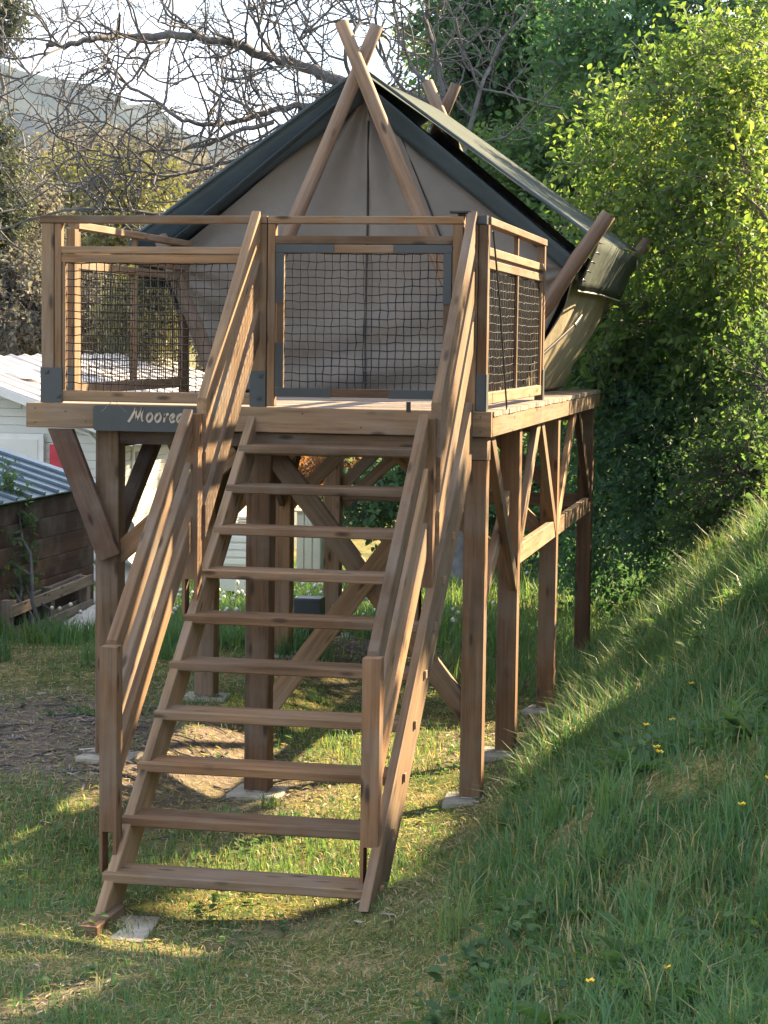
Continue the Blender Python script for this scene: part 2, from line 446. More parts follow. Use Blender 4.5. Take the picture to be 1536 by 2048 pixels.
# distant hillside
hx = np.linspace(-1500, 500, 120); hy = np.linspace(900, 1900, 50)
HX, HY = np.meshgrid(hx, hy)
uu = np.array([-700, -300, 0, 120, 300, 480, 700, 1000, 1536]); vv = np.array([75, 80, 92, 150, 222, 292, 345, 420, 520])
pu, pv, pd = project(np.stack([HX, HY * 0 + 1400, HX * 0], -1))
crest = np.interp(pu, uu, vv)
zc = CAM[2] + (680 - crest) / FPX * 1400
prof = sstep(900, 1400, HY) * (1 - .3 * sstep(1400, 1900, HY))
HZ = -12 + (zc + 12) * prof + (vnoise(np.stack([HX / 60, HY / 60, HX * 0], -1), 9) - .5) * 26 * prof + (vnoise(np.stack([HX / 14, HY / 14, HX * 0], -1), 10) - .5) * 12 * prof
V = np.stack([HX, HY, HZ], -1).reshape(-1, 3); ny, nx = HX.shape
i = np.arange(ny - 1)[:, None] * nx + np.arange(nx - 1)[None]
F = np.stack([i, i + 1, i + nx + 1, i + nx], -1).reshape(-1, 4)
hm, t, b = new_mat('wooded_slope'); tc = t.nodes.new('ShaderNodeTexCoord')
n1 = noise(t, .012, tc.outputs['Object'], 8, .7)
r = ramp(t, [(.3, (.007, .016, .014)), (.5, (.013, .026, .02)), (.62, (.024, .030, .025)), (.75, (.02, .036, .022))], n1.outputs['Fac'])
t.links.new(r.outputs[0], b.inputs['Base Color']); b.inputs['Roughness'].default_value = 1
tag(mesh_obj('hill', np_mesh('hill', V, F, None, True), hm), kind='structure')

# ------------------------------------------------------------------ the stilt platform
W = 2.654; H = 2.2; DL = 6.05
plat = thing('timber_platform', 'long brown timber deck raised on tall braced posts', 'platform', (-W/2, 3, 0))
wd, wp, wk = M['wood'], M['wood_pale'], M['wood_dark']
bx(plat, 'fascia_board', -W, -.0015, 0, .042, 2.062, 2.2, wp)
bx(plat, 'fascia_board', -.042, 0, .045, DL, 2.060, 2.170, wp)
bx(plat, 'fascia_board', -W, -W + .042, .045, DL, 2.060, 2.170, wp)
bx(plat, 'fascia_board', -W + .045, -.045, DL - .042, DL - .001, 2.060, 2.170, wd)
y = .046; k = 0
while y < DL - .05:
    w = .114
    dz = random.uniform(-.0015, .0015)
    bx(plat, 'deck_plank', -W - random.uniform(.0, .006), .003 + random.uniform(0, .006), y, min(y + w, DL + .004), 2.1725 + dz, 2.2 + dz, M['deck'])
    y += w + .006; k += 1
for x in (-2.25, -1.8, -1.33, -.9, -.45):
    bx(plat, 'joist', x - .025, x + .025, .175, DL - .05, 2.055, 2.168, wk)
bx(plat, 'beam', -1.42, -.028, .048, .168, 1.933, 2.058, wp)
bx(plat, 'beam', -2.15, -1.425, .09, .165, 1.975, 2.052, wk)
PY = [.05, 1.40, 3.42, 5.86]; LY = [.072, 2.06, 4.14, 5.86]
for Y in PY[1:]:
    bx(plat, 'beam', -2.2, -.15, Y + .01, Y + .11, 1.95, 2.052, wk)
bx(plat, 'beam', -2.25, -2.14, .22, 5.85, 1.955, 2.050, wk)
def post(x0, x1, y0, y1, ztop, mat):
    zb = float(ground_z((x0 + x1) / 2, (y0 + y1) / 2)) + .022
    o = bx(plat, 'post', x0, x1, y0, y1, zb + .012, ztop, mat, .006)
    cx, cyy = (x0 + x1) / 2, (y0 + y1) / 2
    me = np_mesh('shoe', *box_arrays(cx - .05, cx + .05, cyy - .05, cyy + .05, zb - .004, zb + .011))
    mesh_obj('steel_shoe', me, M['metal'], o)
    return zb
def box_arrays(x0, x1, y0, y1, z0, z1):
    V = np.array([(x, y, z) for z in (z0, z1) for y in (y0, y1) for x in (x0, x1)])
    F = np.array([(0, 2, 3, 1), (4, 5, 7, 6), (0, 1, 5, 4), (2, 6, 7, 3), (0, 4, 6, 2), (1, 3, 7, 5)])
    return V, F
POSTS = []
for j, Y in enumerate(PY):
    zt = 1.931 if j == 0 else 2.058
    zb = post(-.152, -.032, Y, Y + .12, zt, M['wood_post']); POSTS.append((-.092, Y + .06, zb))
zb = post(-1.38, -1.24, .05, .175, 1.931, M['wood_post']); POSTS.append((-1.31, .11, zb))
for j, Y in enumerate(LY):
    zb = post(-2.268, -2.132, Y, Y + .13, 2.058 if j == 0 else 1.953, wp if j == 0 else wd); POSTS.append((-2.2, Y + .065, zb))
# cross brace at the front bay
A = lambda u, v, Y: Vector(at(u, v, Y=Y))
board(plat, 'brace', A(545, 905, .115), A(928, 1420, .115), .042, .115, wd, (1, 0, 1), n0=(1, 0, 0), n1=(1, 0, 0))
board(plat, 'brace', A(548, 1400, .07), A(940, 885, .07), .042, .115, wd, (-1, 0, 1), n0=(1, 0, 0), n1=(1, 0, 0))
# front-left knee braces
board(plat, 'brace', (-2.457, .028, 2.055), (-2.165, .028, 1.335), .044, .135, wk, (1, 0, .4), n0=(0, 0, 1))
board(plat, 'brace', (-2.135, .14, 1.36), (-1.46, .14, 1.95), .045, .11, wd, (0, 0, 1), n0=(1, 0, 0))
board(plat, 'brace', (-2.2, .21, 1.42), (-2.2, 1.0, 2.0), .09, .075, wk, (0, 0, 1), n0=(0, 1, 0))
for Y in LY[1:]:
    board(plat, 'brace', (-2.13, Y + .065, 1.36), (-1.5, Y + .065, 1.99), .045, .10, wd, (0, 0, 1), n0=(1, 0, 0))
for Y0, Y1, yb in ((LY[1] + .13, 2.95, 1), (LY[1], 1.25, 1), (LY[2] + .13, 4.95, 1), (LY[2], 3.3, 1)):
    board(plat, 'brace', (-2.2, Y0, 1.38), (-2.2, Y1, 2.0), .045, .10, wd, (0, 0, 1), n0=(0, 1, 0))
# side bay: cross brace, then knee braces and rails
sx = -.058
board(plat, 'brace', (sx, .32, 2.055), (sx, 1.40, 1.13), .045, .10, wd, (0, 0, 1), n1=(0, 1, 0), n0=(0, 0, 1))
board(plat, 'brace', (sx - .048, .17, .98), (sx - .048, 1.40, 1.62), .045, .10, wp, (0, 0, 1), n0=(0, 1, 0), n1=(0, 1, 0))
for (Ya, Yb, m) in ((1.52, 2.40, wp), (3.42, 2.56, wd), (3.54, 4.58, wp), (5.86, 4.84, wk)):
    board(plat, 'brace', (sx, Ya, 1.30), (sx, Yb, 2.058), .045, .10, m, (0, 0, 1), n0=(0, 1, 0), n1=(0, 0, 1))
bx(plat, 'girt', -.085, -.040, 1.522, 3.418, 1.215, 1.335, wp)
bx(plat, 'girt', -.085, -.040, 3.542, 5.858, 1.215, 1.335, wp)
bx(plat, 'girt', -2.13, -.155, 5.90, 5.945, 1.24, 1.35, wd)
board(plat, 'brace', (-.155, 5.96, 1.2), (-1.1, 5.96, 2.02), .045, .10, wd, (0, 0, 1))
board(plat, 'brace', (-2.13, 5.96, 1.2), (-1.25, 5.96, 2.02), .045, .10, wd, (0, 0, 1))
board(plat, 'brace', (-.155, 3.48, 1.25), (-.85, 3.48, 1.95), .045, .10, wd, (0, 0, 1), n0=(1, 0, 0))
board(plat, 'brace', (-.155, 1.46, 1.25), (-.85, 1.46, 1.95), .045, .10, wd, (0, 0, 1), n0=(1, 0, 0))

# concrete pads under the posts
PADLAB = ['under the front right corner post', 'under the second post of the right row', 'under the third post of the right row',
          'under the last post of the right row', 'under the front post behind the lower stair treads', 'under the front left post',
          'under the second post of the left row', 'under the third post of the left row', 'under the rear left post']
for (x, y, z), lab in zip(POSTS, PADLAB):
    s = .15 if y < 3 else .14
    ang = random.uniform(-.12, .12)
    bm = bmesh.new(); bmesh.ops.create_cube(bm, size=1)
    for v in bm.verts: v.co = Vector((v.co.x * 2 * s, v.co.y * 2 * s, v.co.z * .11))
    bmesh.ops.bevel(bm, geom=bm.edges[:], offset=.008, segments=1, affect='EDGES')
    for v in bm.verts: v.co += Vector([random.uniform(-.004, .004) for _ in range(3)])
    me = bpy.data.meshes.new('pad'); bm.to_mesh(me); bm.free(); me.materials.append(M['concrete'])
    o = bpy.data.objects.new('concrete_pad', me); link(o); o.location = (x, y, z - .056); o.rotation_euler = (0, 0, ang)
    tag(o, 'square pale concrete pad ' + lab, 'concrete pad', 'concrete pads under the posts')

# name board on the front edge
sign = thing('name_board', 'dark grey board with cut out lettering fixed to the front left of the deck edge', 'sign', (-1.93, -.006, 2.13))
def extrude_outline(pts, y0, y1):
    n = len(pts); V = [(x, y0, z) for x, z in pts] + [(x, y1, z) for x, z in pts]
    Fc = [tuple(range(n)), tuple(range(2 * n - 1, n - 1, -1))] + [(i, n + i, n + (i + 1) % n, (i + 1) % n) for i in range(n)]
    me = bpy.data.meshes.new('outline'); me.from_pydata(V, [], Fc); me.update()
    bm = bmesh.new(); bm.from_mesh(me); bmesh.ops.recalc_face_normals(bm, faces=bm.faces[:]); bm.to_mesh(me); bm.free()
    return me
sx0, sx1, sz0, sz1, rr = -2.252, -1.60, 2.052, 2.192, .016
pts = []
for cx, cz, a0 in ((sx0 + rr, sz0 + rr, 180), (sx1 - rr, sz0 + rr, 270), (sx1 - rr, sz1 - rr, 0), (sx0 + rr, sz1 - rr, 90)):
    for s in range(5):
        an = math.radians(a0 + s * 22.5); pts.append((cx + rr * math.cos(an), cz + rr * math.sin(an)))
panel = mesh_obj('panel', extrude_outline(pts, -.014, -.0015), M['sign_grey'], sign)
def stroke_mesh(strokes, ox, oz, h, y0, y1, pen=.10, slant=.16, nib=35):
    """broad-pen letter: each stroke is a polyline in em units swept with a slanted nib"""
    Vs = []; Fs = []
    na = math.radians(nib)
    for st in strokes:
        P = np.array(st, float)
        # smooth
        for _ in range(2):
            if len(P) > 2:
                Q = [P[0]]
                for a_, b_ in zip(P[:-1], P[1:]): Q += [a_ * .75 + b_ * .25, a_ * .25 + b_ * .75]
                Q.append(P[-1]); P = np.array(Q)
        T = norm(np.gradient(P, axis=0)); Nn = np.stack([-T[:, 1], T[:, 0]], -1)
        wdt = pen * (.32 + .68 * np.abs(Nn @ np.array([math.cos(na + math.pi/2), math.sin(na + math.pi/2)])))
        Lf = P + Nn * wdt[:, None]; Rt = P - Nn * wdt[:, None]
        b0 = len(Vs); n = len(P)
        for q in (Lf, Rt):
            for yy in (y0, y1):
                for (px, pz) in q: Vs.append((ox + (px + slant * pz) * h, yy, oz + pz * h))
        for i_ in range(n - 1):
            lf, lb, rf, rb = b0 + i_, b0 + n + i_, b0 + 2 * n + i_, b0 + 3 * n + i_
            Fs += [(lf, rf, rf + 1, lf + 1), (lb, lb + 1, rb + 1, rb), (lf, lf + 1, lb + 1, lb), (rf, rb, rb + 1, rf + 1)]
        Fs += [(b0, b0 + n, b0 + 3 * n, b0 + 2 * n), (b0 + n - 1, b0 + 3 * n - 1, b0 + 4 * n - 1, b0 + 2 * n - 1)]
    me = bpy.data.meshes.new('stroke'); me.from_pydata(Vs, [], Fs); me.update()
    bm = bmesh.new(); bm.from_mesh(me); bmesh.ops.recalc_face_normals(bm, faces=bm.faces[:]); bm.to_mesh(me); bm.free()
    return me
O_ = [[(.30, .60), (.12, .50), (.06, .25), (.16, .03), (.33, .02), (.47, .2), (.47, .45), (.36, .60), (.24, .60)]]
LET = {'M': [[(-.22, -.03), (-.08, .22), (.12, .72), (.20, .95)], [(.20, .95), (.26, .55), (.36, .12)], [(.36, .12), (.52, .5), (.68, .98)], [(.68, .98), (.68, .5), (.74, .1), (.86, .06)]],
       'o': O_, 'r': [[(.10, .60), (.10, .3), (.10, .0)], [(.10, .34), (.2, .54), (.34, .60)]],
       'e': [[(.08, .30), (.26, .33), (.36, .46), (.28, .60), (.14, .52), (.06, .28), (.12, .05), (.28, .02), (.42, .14)]],
       'a': [[(.42, .56), (.26, .60), (.08, .42), (.06, .14), (.16, .02), (.32, .16), (.42, .5)], [(.42, .60), (.40, .25), (.44, .04), (.54, .06)]]}
lx = -2.028; hh = .079
for ch, adv in (('M', 1.02), ('o', .62), ('o', .66), ('r', .44), ('e', .52), ('a', .6)):
    mesh_obj('letter', stroke_mesh(LET[ch], lx, 2.106, hh, -.0165, -.0135), M['letter'], panel); lx += adv * hh
mesh_obj('roof_emblem', stroke_mesh([[(0, 0), (.5, .48)], [(.5, .48), (1.02, .0)]], -2.203, 2.158, .142, -.0155, -.0135, .012, 0), M['letter_line'], panel)

# ------------------------------------------------------------------ staircase
stair = thing('staircase', 'steep open timber staircase with ten treads leading up to the deck', 'stairs', (-.75, -2.5, 0))
TX0, TX1 = -1.345, -.147; TY, TG = -.2305, .2519
for i_ in range(10):
    yf = TY - i_ * TG; z = H - .2 * (i_ + 1)
    dx = random.uniform(-.004, .004)
    board(stair, 'tread', (TX0 + dx, yf + .105, z - .0225), (TX1 + dx, yf + .105, z - .0225), .21, .045, M['wood_pale'] if i_ % 3 == 0 else M['wood'], ch=.006)
sl = .2 / TG; sd_ = Vector((0, -1, -sl)).normalized(); sn = Vector((0, -sl, 1)).normalized()
for xc in (-1.340, -.123):
    hw = .19 if xc < -1 else .275; lift = 0 if xc < -1 else .085
    top = Vector((xc, -.045, 2.0 + sl * (.19 - .045))) + sn * (lift - hw / 2)
    zb = -.0 if xc < -1 else .15
    tt = (top.z - zb) / -sd_.z
    foot = top + sd_ * tt + Vector((.030 if xc < -1 else 0, 0, 0))
    board(stair, 'stringer', top, foot, .044, hw, M['wood_pale'], (0, 0, 1), n0=(0, 1, 0), n1=(0, 0, 1))
def newel(x0, yf, ztop, zbot, slot=(-.001, .046)):
    x1 = x0 + .080; sxl = x0 + .015; sxr = sxl + .048
    pts = [(x0, zbot), (sxl, zbot), (sxl, zbot + .185), (sxr, zbot + .185), (sxr, zbot), (x1, zbot), (x1, ztop), (x0, ztop)]
    me = extrude_outline(pts, 0, .082)
    # local frame: long axis is X so that the grain runs up the post
    V = np.array([v.co[:] for v in me.vertices]); cx = (x0 + x1) / 2
    me.vertices.foreach_set('co', np.stack([V[:, 2] - zbot, -(V[:, 0] - cx), V[:, 1]], -1).ravel().astype(np.float32))
    bm = bmesh.new(); bm.from_mesh(me); bmesh.ops.recalc_face_normals(bm, faces=bm.faces[:]); bm.to_mesh(me); bm.free()
    me.materials.append(M['wood_post'])
    o = bpy.data.objects.new('newel_post', me); link(o, stair)
    R = Matrix(((0, -1, 0), (0, 0, 1), (1, 0, 0)))
    o.matrix_basis = wmat(stair).inverted() @ Matrix.Translation(Vector((cx, yf, zbot))) @ R.to_4x4()
NY = (-2.387, -1.127)
for x0 in (-1.394, -.196):
    newel(x0, NY[0], 1.196, .175); newel(x0, NY[1], 2.196, 1.18)
for side, (xl, xu) in enumerate(((-1.367, -1.322), (-.166, -.122))):
    for kk in range(3):
        dz = -.268 * kk - .048
        n = (0, 1, 0)
        board(stair, 'rail_board', (xl, NY[0] + .084, 1.205 + dz - .02), (xl, NY[1] - .002, 2.19 + dz), .050, .120, M['wood_pale'] if kk == 1 else M['wood'], (0, 0, 1), n0=n, n1=n)
        board(stair, 'rail_board', (xu, NY[1] + .084, 2.235 + dz), (xu, -.003, 3.235 + dz), .050, .126, M['wood_pale'] if kk != 1 else M['wood'], (0, 0, 1), n0=n, n1=n)
# sleeper and small cleats under the stringers
bx(stair, 'foot_block', -1.335, -1.245, -2.84, -2.46, -.03, .055, wd)
for i_ in range(2, 10):
    yf = TY - i_ * TG; z = H - .2 * (i_ + 1)
    bx(stair, 'tenon', -.1005, -.088, yf + .085, yf + .125, z - .043, z - .004, M['wood_pale'], .002)
slab = mesh_obj('concrete_slab', np_mesh('slab', *box_arrays(-.21, .21, -.17, .17, -.05, .012)), M['concrete'])
slab.location = (-1.275, -2.66, -.002); slab.rotation_euler = (0.02, 0, .1)
tag(slab, 'flat concrete slab under the lower left foot of the stairs', 'concrete slab')

# ------------------------------------------------------------------ nets
def net_mesh(origin, ex, ey, nu, nv, wx, wy, r=.0030, seed=1, sag=.008):
    """hand-knotted square net: wobbling cords in both directions, knots at the crossings"""
    rg = np.random.default_rng(seed); o = np.array(origin, float); ex = np.array(ex, float); ey = np.array(ey, float); nrm = np.cross(ex, ey)
    U = np.linspace(0, 1, nu)[None].repeat(nv, 0) * wx; Vv = np.linspace(0, 1, nv)[:, None].repeat(nu, 1) * wy
    U = U + rg.normal(0, .0022, U.shape); Vv = Vv + rg.normal(0, .0022, Vv.shape)
    Vv = Vv - sag * np.sin(np.linspace(0, math.pi, nu))[None] * (1 - .5 * np.linspace(0, 1, nv))[:, None]
    Z = rg.normal(0, .002, U.shape)
    P = o + U[..., None] * ex + Vv[..., None] * ey + Z[..., None] * nrm
    T = Tubes()
    for a_ in range(nv): T.add(P[a_], r, 4, False)
    for b_ in range(nu): T.add(P[:, b_], r, 4, False)
    K = P.reshape(-1, 3)
    for p in K:
        T.add(np.array([p - ex * .004, p, p + ex * .004]), [.0015, .0052, .0015], 4, False)
    return T.mesh('net', False)

# ------------------------------------------------------------------ front railing, gate, side railings
fr = thing('front_railing', 'timber railing panel with black net on the front left of the deck', 'railing', (-1.95, .035, H))
y0, y1 = .006, .064
bx(fr, 'top_rail', -2.572, -1.262, y0 - .004, y1 + .004, 3.206, 3.249, wd)
bx(fr, 'post', -2.566, -2.494, y0, y1, 2.2015, 3.204, wp); bx(fr, 'post', -2.491, -2.451, y0 + .004, y1 - .004, 2.2015, 3.204, wd)
bx(fr, 'post', -1.350, -1.264, y0, y1, 2.2015, 3.204, wd)
bx(fr, 'middle_rail', -2.449, -1.352, y0 + .002, y1 - .01, 3.038, 3.078, wp)
bx(fr, 'panel_rail', -2.449, -1.352, y0 + .008, y1 - .012, 2.988, 3.035, wd)
bx(fr, 'panel_rail', -2.449, -1.352, y0 + .008, y1 - .012, 2.212, 2.272, wp)
bx(fr, 'panel_stile', -2.447, -2.428, y0 + .008, y1 - .012, 2.274, 2.986, wd)
bx(fr, 'panel_stile', -1.445, -1.405, y0 + .008, y1 - .012, 2.274, 2.986, wd)
mesh_obj('net', net_mesh((-2.428, .030, 2.272), (1, 0, 0), (0, 0, 1), 23, 17, .983, .715, seed=3), M['cord'], fr)
bk0 = bx(fr, 'corner_bracket', -2.570, -2.443, y0 - .004, y0 - .001, 2.203, 2.40, M['grey_paint'], .001)
bk1 = bx(fr, 'corner_bracket', -1.352, -1.262, y0 - .004, y0 - .001, 2.203, 2.40, M['grey_paint'], .001)
for (x, z) in ((-2.53, 2.375), (-2.46, 2.24), (-1.30, 2.25), (-1.29, 2.37)):
    bx(bk0 if x < -2 else bk1, 'bolt', x - .009, x + .009, y0 - .012, y0 - .0045, z - .009, z + .009, M['metal_dark'], .003)

gate = thing('gate', 'net filled wooden gate with anthracite corner straps at the top of the stairs', 'gate', (-.72, .035, H))
bx(gate, 'top_rail', -1.256, -.17, y0 - .003, y1 + .003, 3.206, 3.248, wd)
bx(gate, 'post', -1.258, -1.214, y0, y1, 2.205, 3.204, wd)
bx(gate, 'post', -.229, -.172, y0, y1, 2.205, 3.204, wd)
bx(gate, 'middle_rail', -1.212, -.231, y0 + .004, y1 - .008, 3.096, 3.142, wd)
gf0, gf1 = y0 + .004, y0 + .040
bx(gate, 'panel_rail', -1.208, -.235, gf0, gf1, 3.048, 3.092, wd)
bx(gate, 'panel_rail', -1.208, -.235, gf0, gf1, 2.262, 2.308, wd)
bx(gate, 'panel_stile', -1.208, -1.166, gf0, gf1, 2.310, 3.046, wd)
bx(gate, 'panel_stile', -.277, -.235, gf0, gf1, 2.310, 3.046, wd)
gp = M['grey_paint']; g0, g1 = gf0 - .006, gf0 - .0015
def strap(x0, x1, z0, z1): bx(gate, 'corner_strap', x0, x1, g0, g1, z0, z1, gp, .001)
strap(-1.210, -.885, 3.050, 3.094); strap(-1.210, -1.164, 2.775, 3.0485)
strap(-.555, -.233, 3.050, 3.094); strap(-.279, -.233, 2.775, 3.0485)
strap(-1.210, -.895, 2.260, 2.309); strap(-1.210, -1.164, 2.3105, 2.555)
strap(-.570, -.233, 2.260, 2.309); strap(-.279, -.233, 2.3105, 2.555)
mesh_obj('net', net_mesh((-1.166, gf1 - .006, 2.306), (1, 0, 0), (0, 0, 1), 21, 18, .89, .742, seed=5), M['cord'], gate)
bx(gate, 'latch', -.47, -.445, -.004, .004, 2.19, 2.245, M['black'], .002)
bx(gate, 'hinge_plate', -.246, -.128, -.01, .08, 3.2635, 3.277, M['black'], .003)
bx(gate, 'hinge_pin', -.205, -.165, .02, .05, 3.250, 3.263, M['black'], .003)

def side_rail(name, label, xo, sgn, yend, first, mesh_seed, loc):
    g = thing(name, label, 'railing', loc)
    xi = xo - sgn * .052; a_, b_ = min(xi, xo), max(xi, xo)
    bx(g, 'post', a_, b_, first, first + .072, 2.2015, 3.204, wd)
    bx(g, 'post', a_, b_, yend - .075, yend, 2.2015, 3.204, wd)
    bx(g, 'top_rail', a_ - .006, b_ + .006, first + .066, yend + .01, 3.206, 3.249, wp)
    bx(g, 'middle_rail', a_ + .006, b_ - .004, first + .074, yend - .077, 3.040, 3.088, wp)
    bx(g, 'panel_rail', a_ + .006, b_ - .006, first + .074, yend - .077, 2.972, 3.022, wp)
    bx(g, 'panel_rail', a_ + .006, b_ - .006, first + .074, yend - .077, 2.235, 2.300, wp)
    ym = (first + yend) / 2 - .02
    for yy in (first + .078, ym, yend - .135):
        bx(g, 'panel_stile', a_ + .008, b_ - .008, yy, yy + .055, 2.302, 2.970, wd)
    for yy in (ym + .02, first + .09):
        bx(g, 'baluster', a_ + .012, b_ - .012, yy, yy + .05, 3.090, 3.204, wd)
    xn = (a_ + b_) / 2
    for q, (ya, yb) in enumerate(((first + .135, ym), (ym + .057, yend - .137))):
        n = int((yb - ya) / .047) + 1
        mesh_obj('net', net_mesh((xn, ya, 2.305), (0, 1, 0), (0, 0, 1), n, 15, yb - ya, .66, seed=mesh_seed + q), M['cord'], g)
    o_ = b_ + .001 if sgn > 0 else a_ - .004
    bx(g, 'corner_bracket', o_, o_ + .003, yend - .078, yend, 2.203, 2.40, M['grey_paint'], .001)
    bx(g, 'corner_bracket', o_, o_ + .003, first - .002, first + .074, 2.203, 2.40, M['grey_paint'], .001)
    bx(g, 'corner_bracket', a_, b_, yend + .001, yend + .004, 2.203, 2.40, M['grey_paint'], .001)
    bx(g, 'corner_bracket', a_, b_, first - .005, first - .002, 2.203, 2.40, M['grey_paint'], .001)
    return g
rs = side_rail('side_railing', 'sunlit timber railing with net along the right edge of the deck', -.036, 1, 2.56, .008, 11, (-.06, 1.3, H))
bx(rs, 'corner_cap', -.128, -.044, -.001, .072, 3.2065, 3.2535, M['metal_dark'], .002)
bx(rs, 'corner_post', -.160, -.091, .006, .066, 2.2015, 3.204, wd)
side_rail('side_railing', 'shaded timber railing with net along the left edge of the deck, seen from inside', -2.62, -1, 2.92, .56, 17, (-2.6, 1.5, H))
# slack stay cable at the right corner
T = Tubes(); P = []
p0, p1 = np.array([-.026, .03, 3.17]), np.array([.012, .42, 2.205])
for s in np.linspace(0, 1, 26):
    q = p0 * (1 - s) + p1 * s; q = q + np.array([.012, .05 * math.sin(min(1, s * 3.2) * math.pi / 2) * (1 - s), -.01 * math.sin(s * 9)]); P.append(q)
T.add(P, .0055, 6)
cb = mesh_obj('cable', T.mesh('cable'), M['metal_dark']); tag(cb, 'thin dark cable hanging from the right corner of the railing to the deck edge', 'cable')

# ------------------------------------------------------------------ tent
CX = -1.36; YF, YB = 2.86, 6.02
tent = thing('canvas_tent', 'beige canvas tent with dark flysheet and crossed log poles on the deck', 'tent', (CX, 4.4, H))
def log(p0, p1, r0, r1, seed):
    rg = np.random.default_rng(seed); T = Tubes(); n = 14
    S = np.linspace(0, 1, n)[:, None]; P = np.array(p0) * (1 - S) + np.array(p1) * S
    P = P + np.cumsum(rg.normal(0, .0022, (n, 3)), 0) * np.sin(S * math.pi)
    R = np.linspace(r0, r1, n) * (1 + rg.normal(0, .022, n))
    P = np.vstack([P[:1], P, P[-1:]]); R = np.concatenate([[R[0] * .82], R, [R[-1] * .86]])
    d = norm(np.array(p1, float) - np.array(p0, float)); P[0] -= d * .006; P[-1] += d * .006
    T.add(P, R, 12)
    me = T.mesh('log'); me.materials.append(M['pole'])
    # grain axis: put local X along the log
    x = Vector(d); z = Vector((0, 1, 0)); z = (z - x * z.dot(x)).normalized(); y = z.cross(x)
    R3 = Matrix((x, y, z)).transposed().to_4x4(); mwl = Matrix.Translation(Vector(p0)) @ R3
    me.transform(mwl.inverted())
    o = bpy.data.objects.new('pole', me); link(o, tent); o.matrix_basis = wmat(tent).inverted() @ mwl
    return o
for k_, (Y, dz) in enumerate(((YF, 0), (YB + .10, 0.0))):
    s = .05 if k_ == 0 else .0
    log((-.378, Y - .12, 2.20), (-1.470, Y - .12, 4.70 + dz), .058, .047, 31 + k_)
    log((-2.318, Y - .01, 2.20), (-1.248, Y - .01, 4.69 + dz), .058, .047, 41 + k_)
    log((-.462, Y - .02 - .1 * (k_ == 0) + .12 * k_, 2.205), (.350, Y - .02 - .1 * (k_ == 0) + .12 * k_, 3.425), .056, .050, 51 + k_)
    log((-2.29, Y - .02 - .1 * (k_ == 0) + .12 * k_, 2.205), (-2.73, Y - .02 - .1 * (k_ == 0) + .12 * k_, 3.27), .056, .050, 61 + k_)
def grid_mesh(fn, nu, nv, smooth=True):
    u, v = np.meshgrid(np.linspace(0, 1, nu), np.linspace(0, 1, nv)); P = fn(u, v)
    i = np.arange(nv - 1)[:, None] * nu + np.arange(nu - 1)[None]
    F = np.stack([i, i + 1, i + nu + 1, i + nu], -1).reshape(-1, 4)
    return np_mesh('sheet', P.reshape(-1, 3), F, None, smooth)
def sheet(name, fn, nu, nv, mat, thick=.004):
    o = mesh_obj(name, grid_mesh(fn, nu, nv), mat, tent)
    md = o.modifiers.new('thickness', 'SOLIDIFY'); md.thickness = thick; md.offset = 0
    return o
ZE, ZA = 3.10, 4.30
def gable(Yg, sgn):
    def fn(u, v):
        z = 2.215 + (ZA - 2.215) * v
        hw_b = 1.06 + (1.46 - 1.06) * np.clip((z - 2.2) / (ZE - 2.2), 0, 1)
        hw_t = 1.46 * (ZA - z) / (ZA - ZE)
        hw = np.where(z < ZE, hw_b, np.maximum(hw_t, .02)); x = CX + (u * 2 - 1) * hw
        P3 = np.stack([x * 1.3, z * 1.3, x * 0], -1)
        # loose folds: soft sag low down, pull lines fanning from the eave corner and the ridge
        w = .05 * (vnoise(P3 * np.array([1.2, 2.6, 1]), 41) - .5) * (1 - .6 * v)
        w = w + .045 * np.sin(2 * math.pi * (z * 3.1 + .35 * np.sin(x * 2.2))) * np.clip(1 - (z - 2.2) / .75, 0, 1) * (.35 + .65 * vnoise(P3 * 1.7, 42))
        ang = np.arctan2(z - (ZE - .02), np.abs(x - CX) - 1.45)
        rad = np.hypot(z - ZE, np.abs(x - CX) - 1.45)
        w = w + .026 * np.sin(ang * 13) * np.exp(-((rad - .22) / .22) ** 2) * np.sign(x - CX + 1e-6)
        top = np.hypot(x - CX, z - 4.3); at_ = np.arctan2(x - CX, 4.3 - z)
        w = w + .042 * np.sin(at_ * 12 + .8) * np.exp(-(top / 1.1) ** 2) * np.clip(top * 3, 0, 1)
        return np.stack([x, Yg + w * sgn + .03 * (1 - v), z], -1)
    return fn
sheet('front_wall', gable(3.10, -1), 90, 110, M['canvas'])
sheet('rear_wall', gable(5.92, 1), 30, 30, M['canvas'])
def side(sgn):
    def fn(u, v):
        Y = 3.10 + (5.94 - 3.10) * u
        zt = ZE - .02; z = 2.215 + (zt - 2.215) * v
        hw = 1.07 + .40 * v ** 1.0
        bulge = .030 * np.sin(v * math.pi)
        P3 = np.stack([Y * 2, z * 2, z * 0], -1)
        f = .022 * np.sin(2 * math.pi * (Y * 1.7 - (z - 2.2) * 1.6)) * np.sin(np.clip(v, 0, 1) * math.pi) + .02 * (vnoise(P3, 45) - .5)
        # the rear edge is drawn in at mid height
        pull = .20 * np.sin(v * math.pi) * sstep(.55, 1, u)
        Y2 = Y - pull * .8
        return np.stack([CX + sgn * (hw + bulge + f), Y2, z], -1)
    return fn
sheet('side_wall', side(1), 90, 40, M['canvas_side']); sheet('side_wall', side(-1), 50, 30, M['canvas_side'])
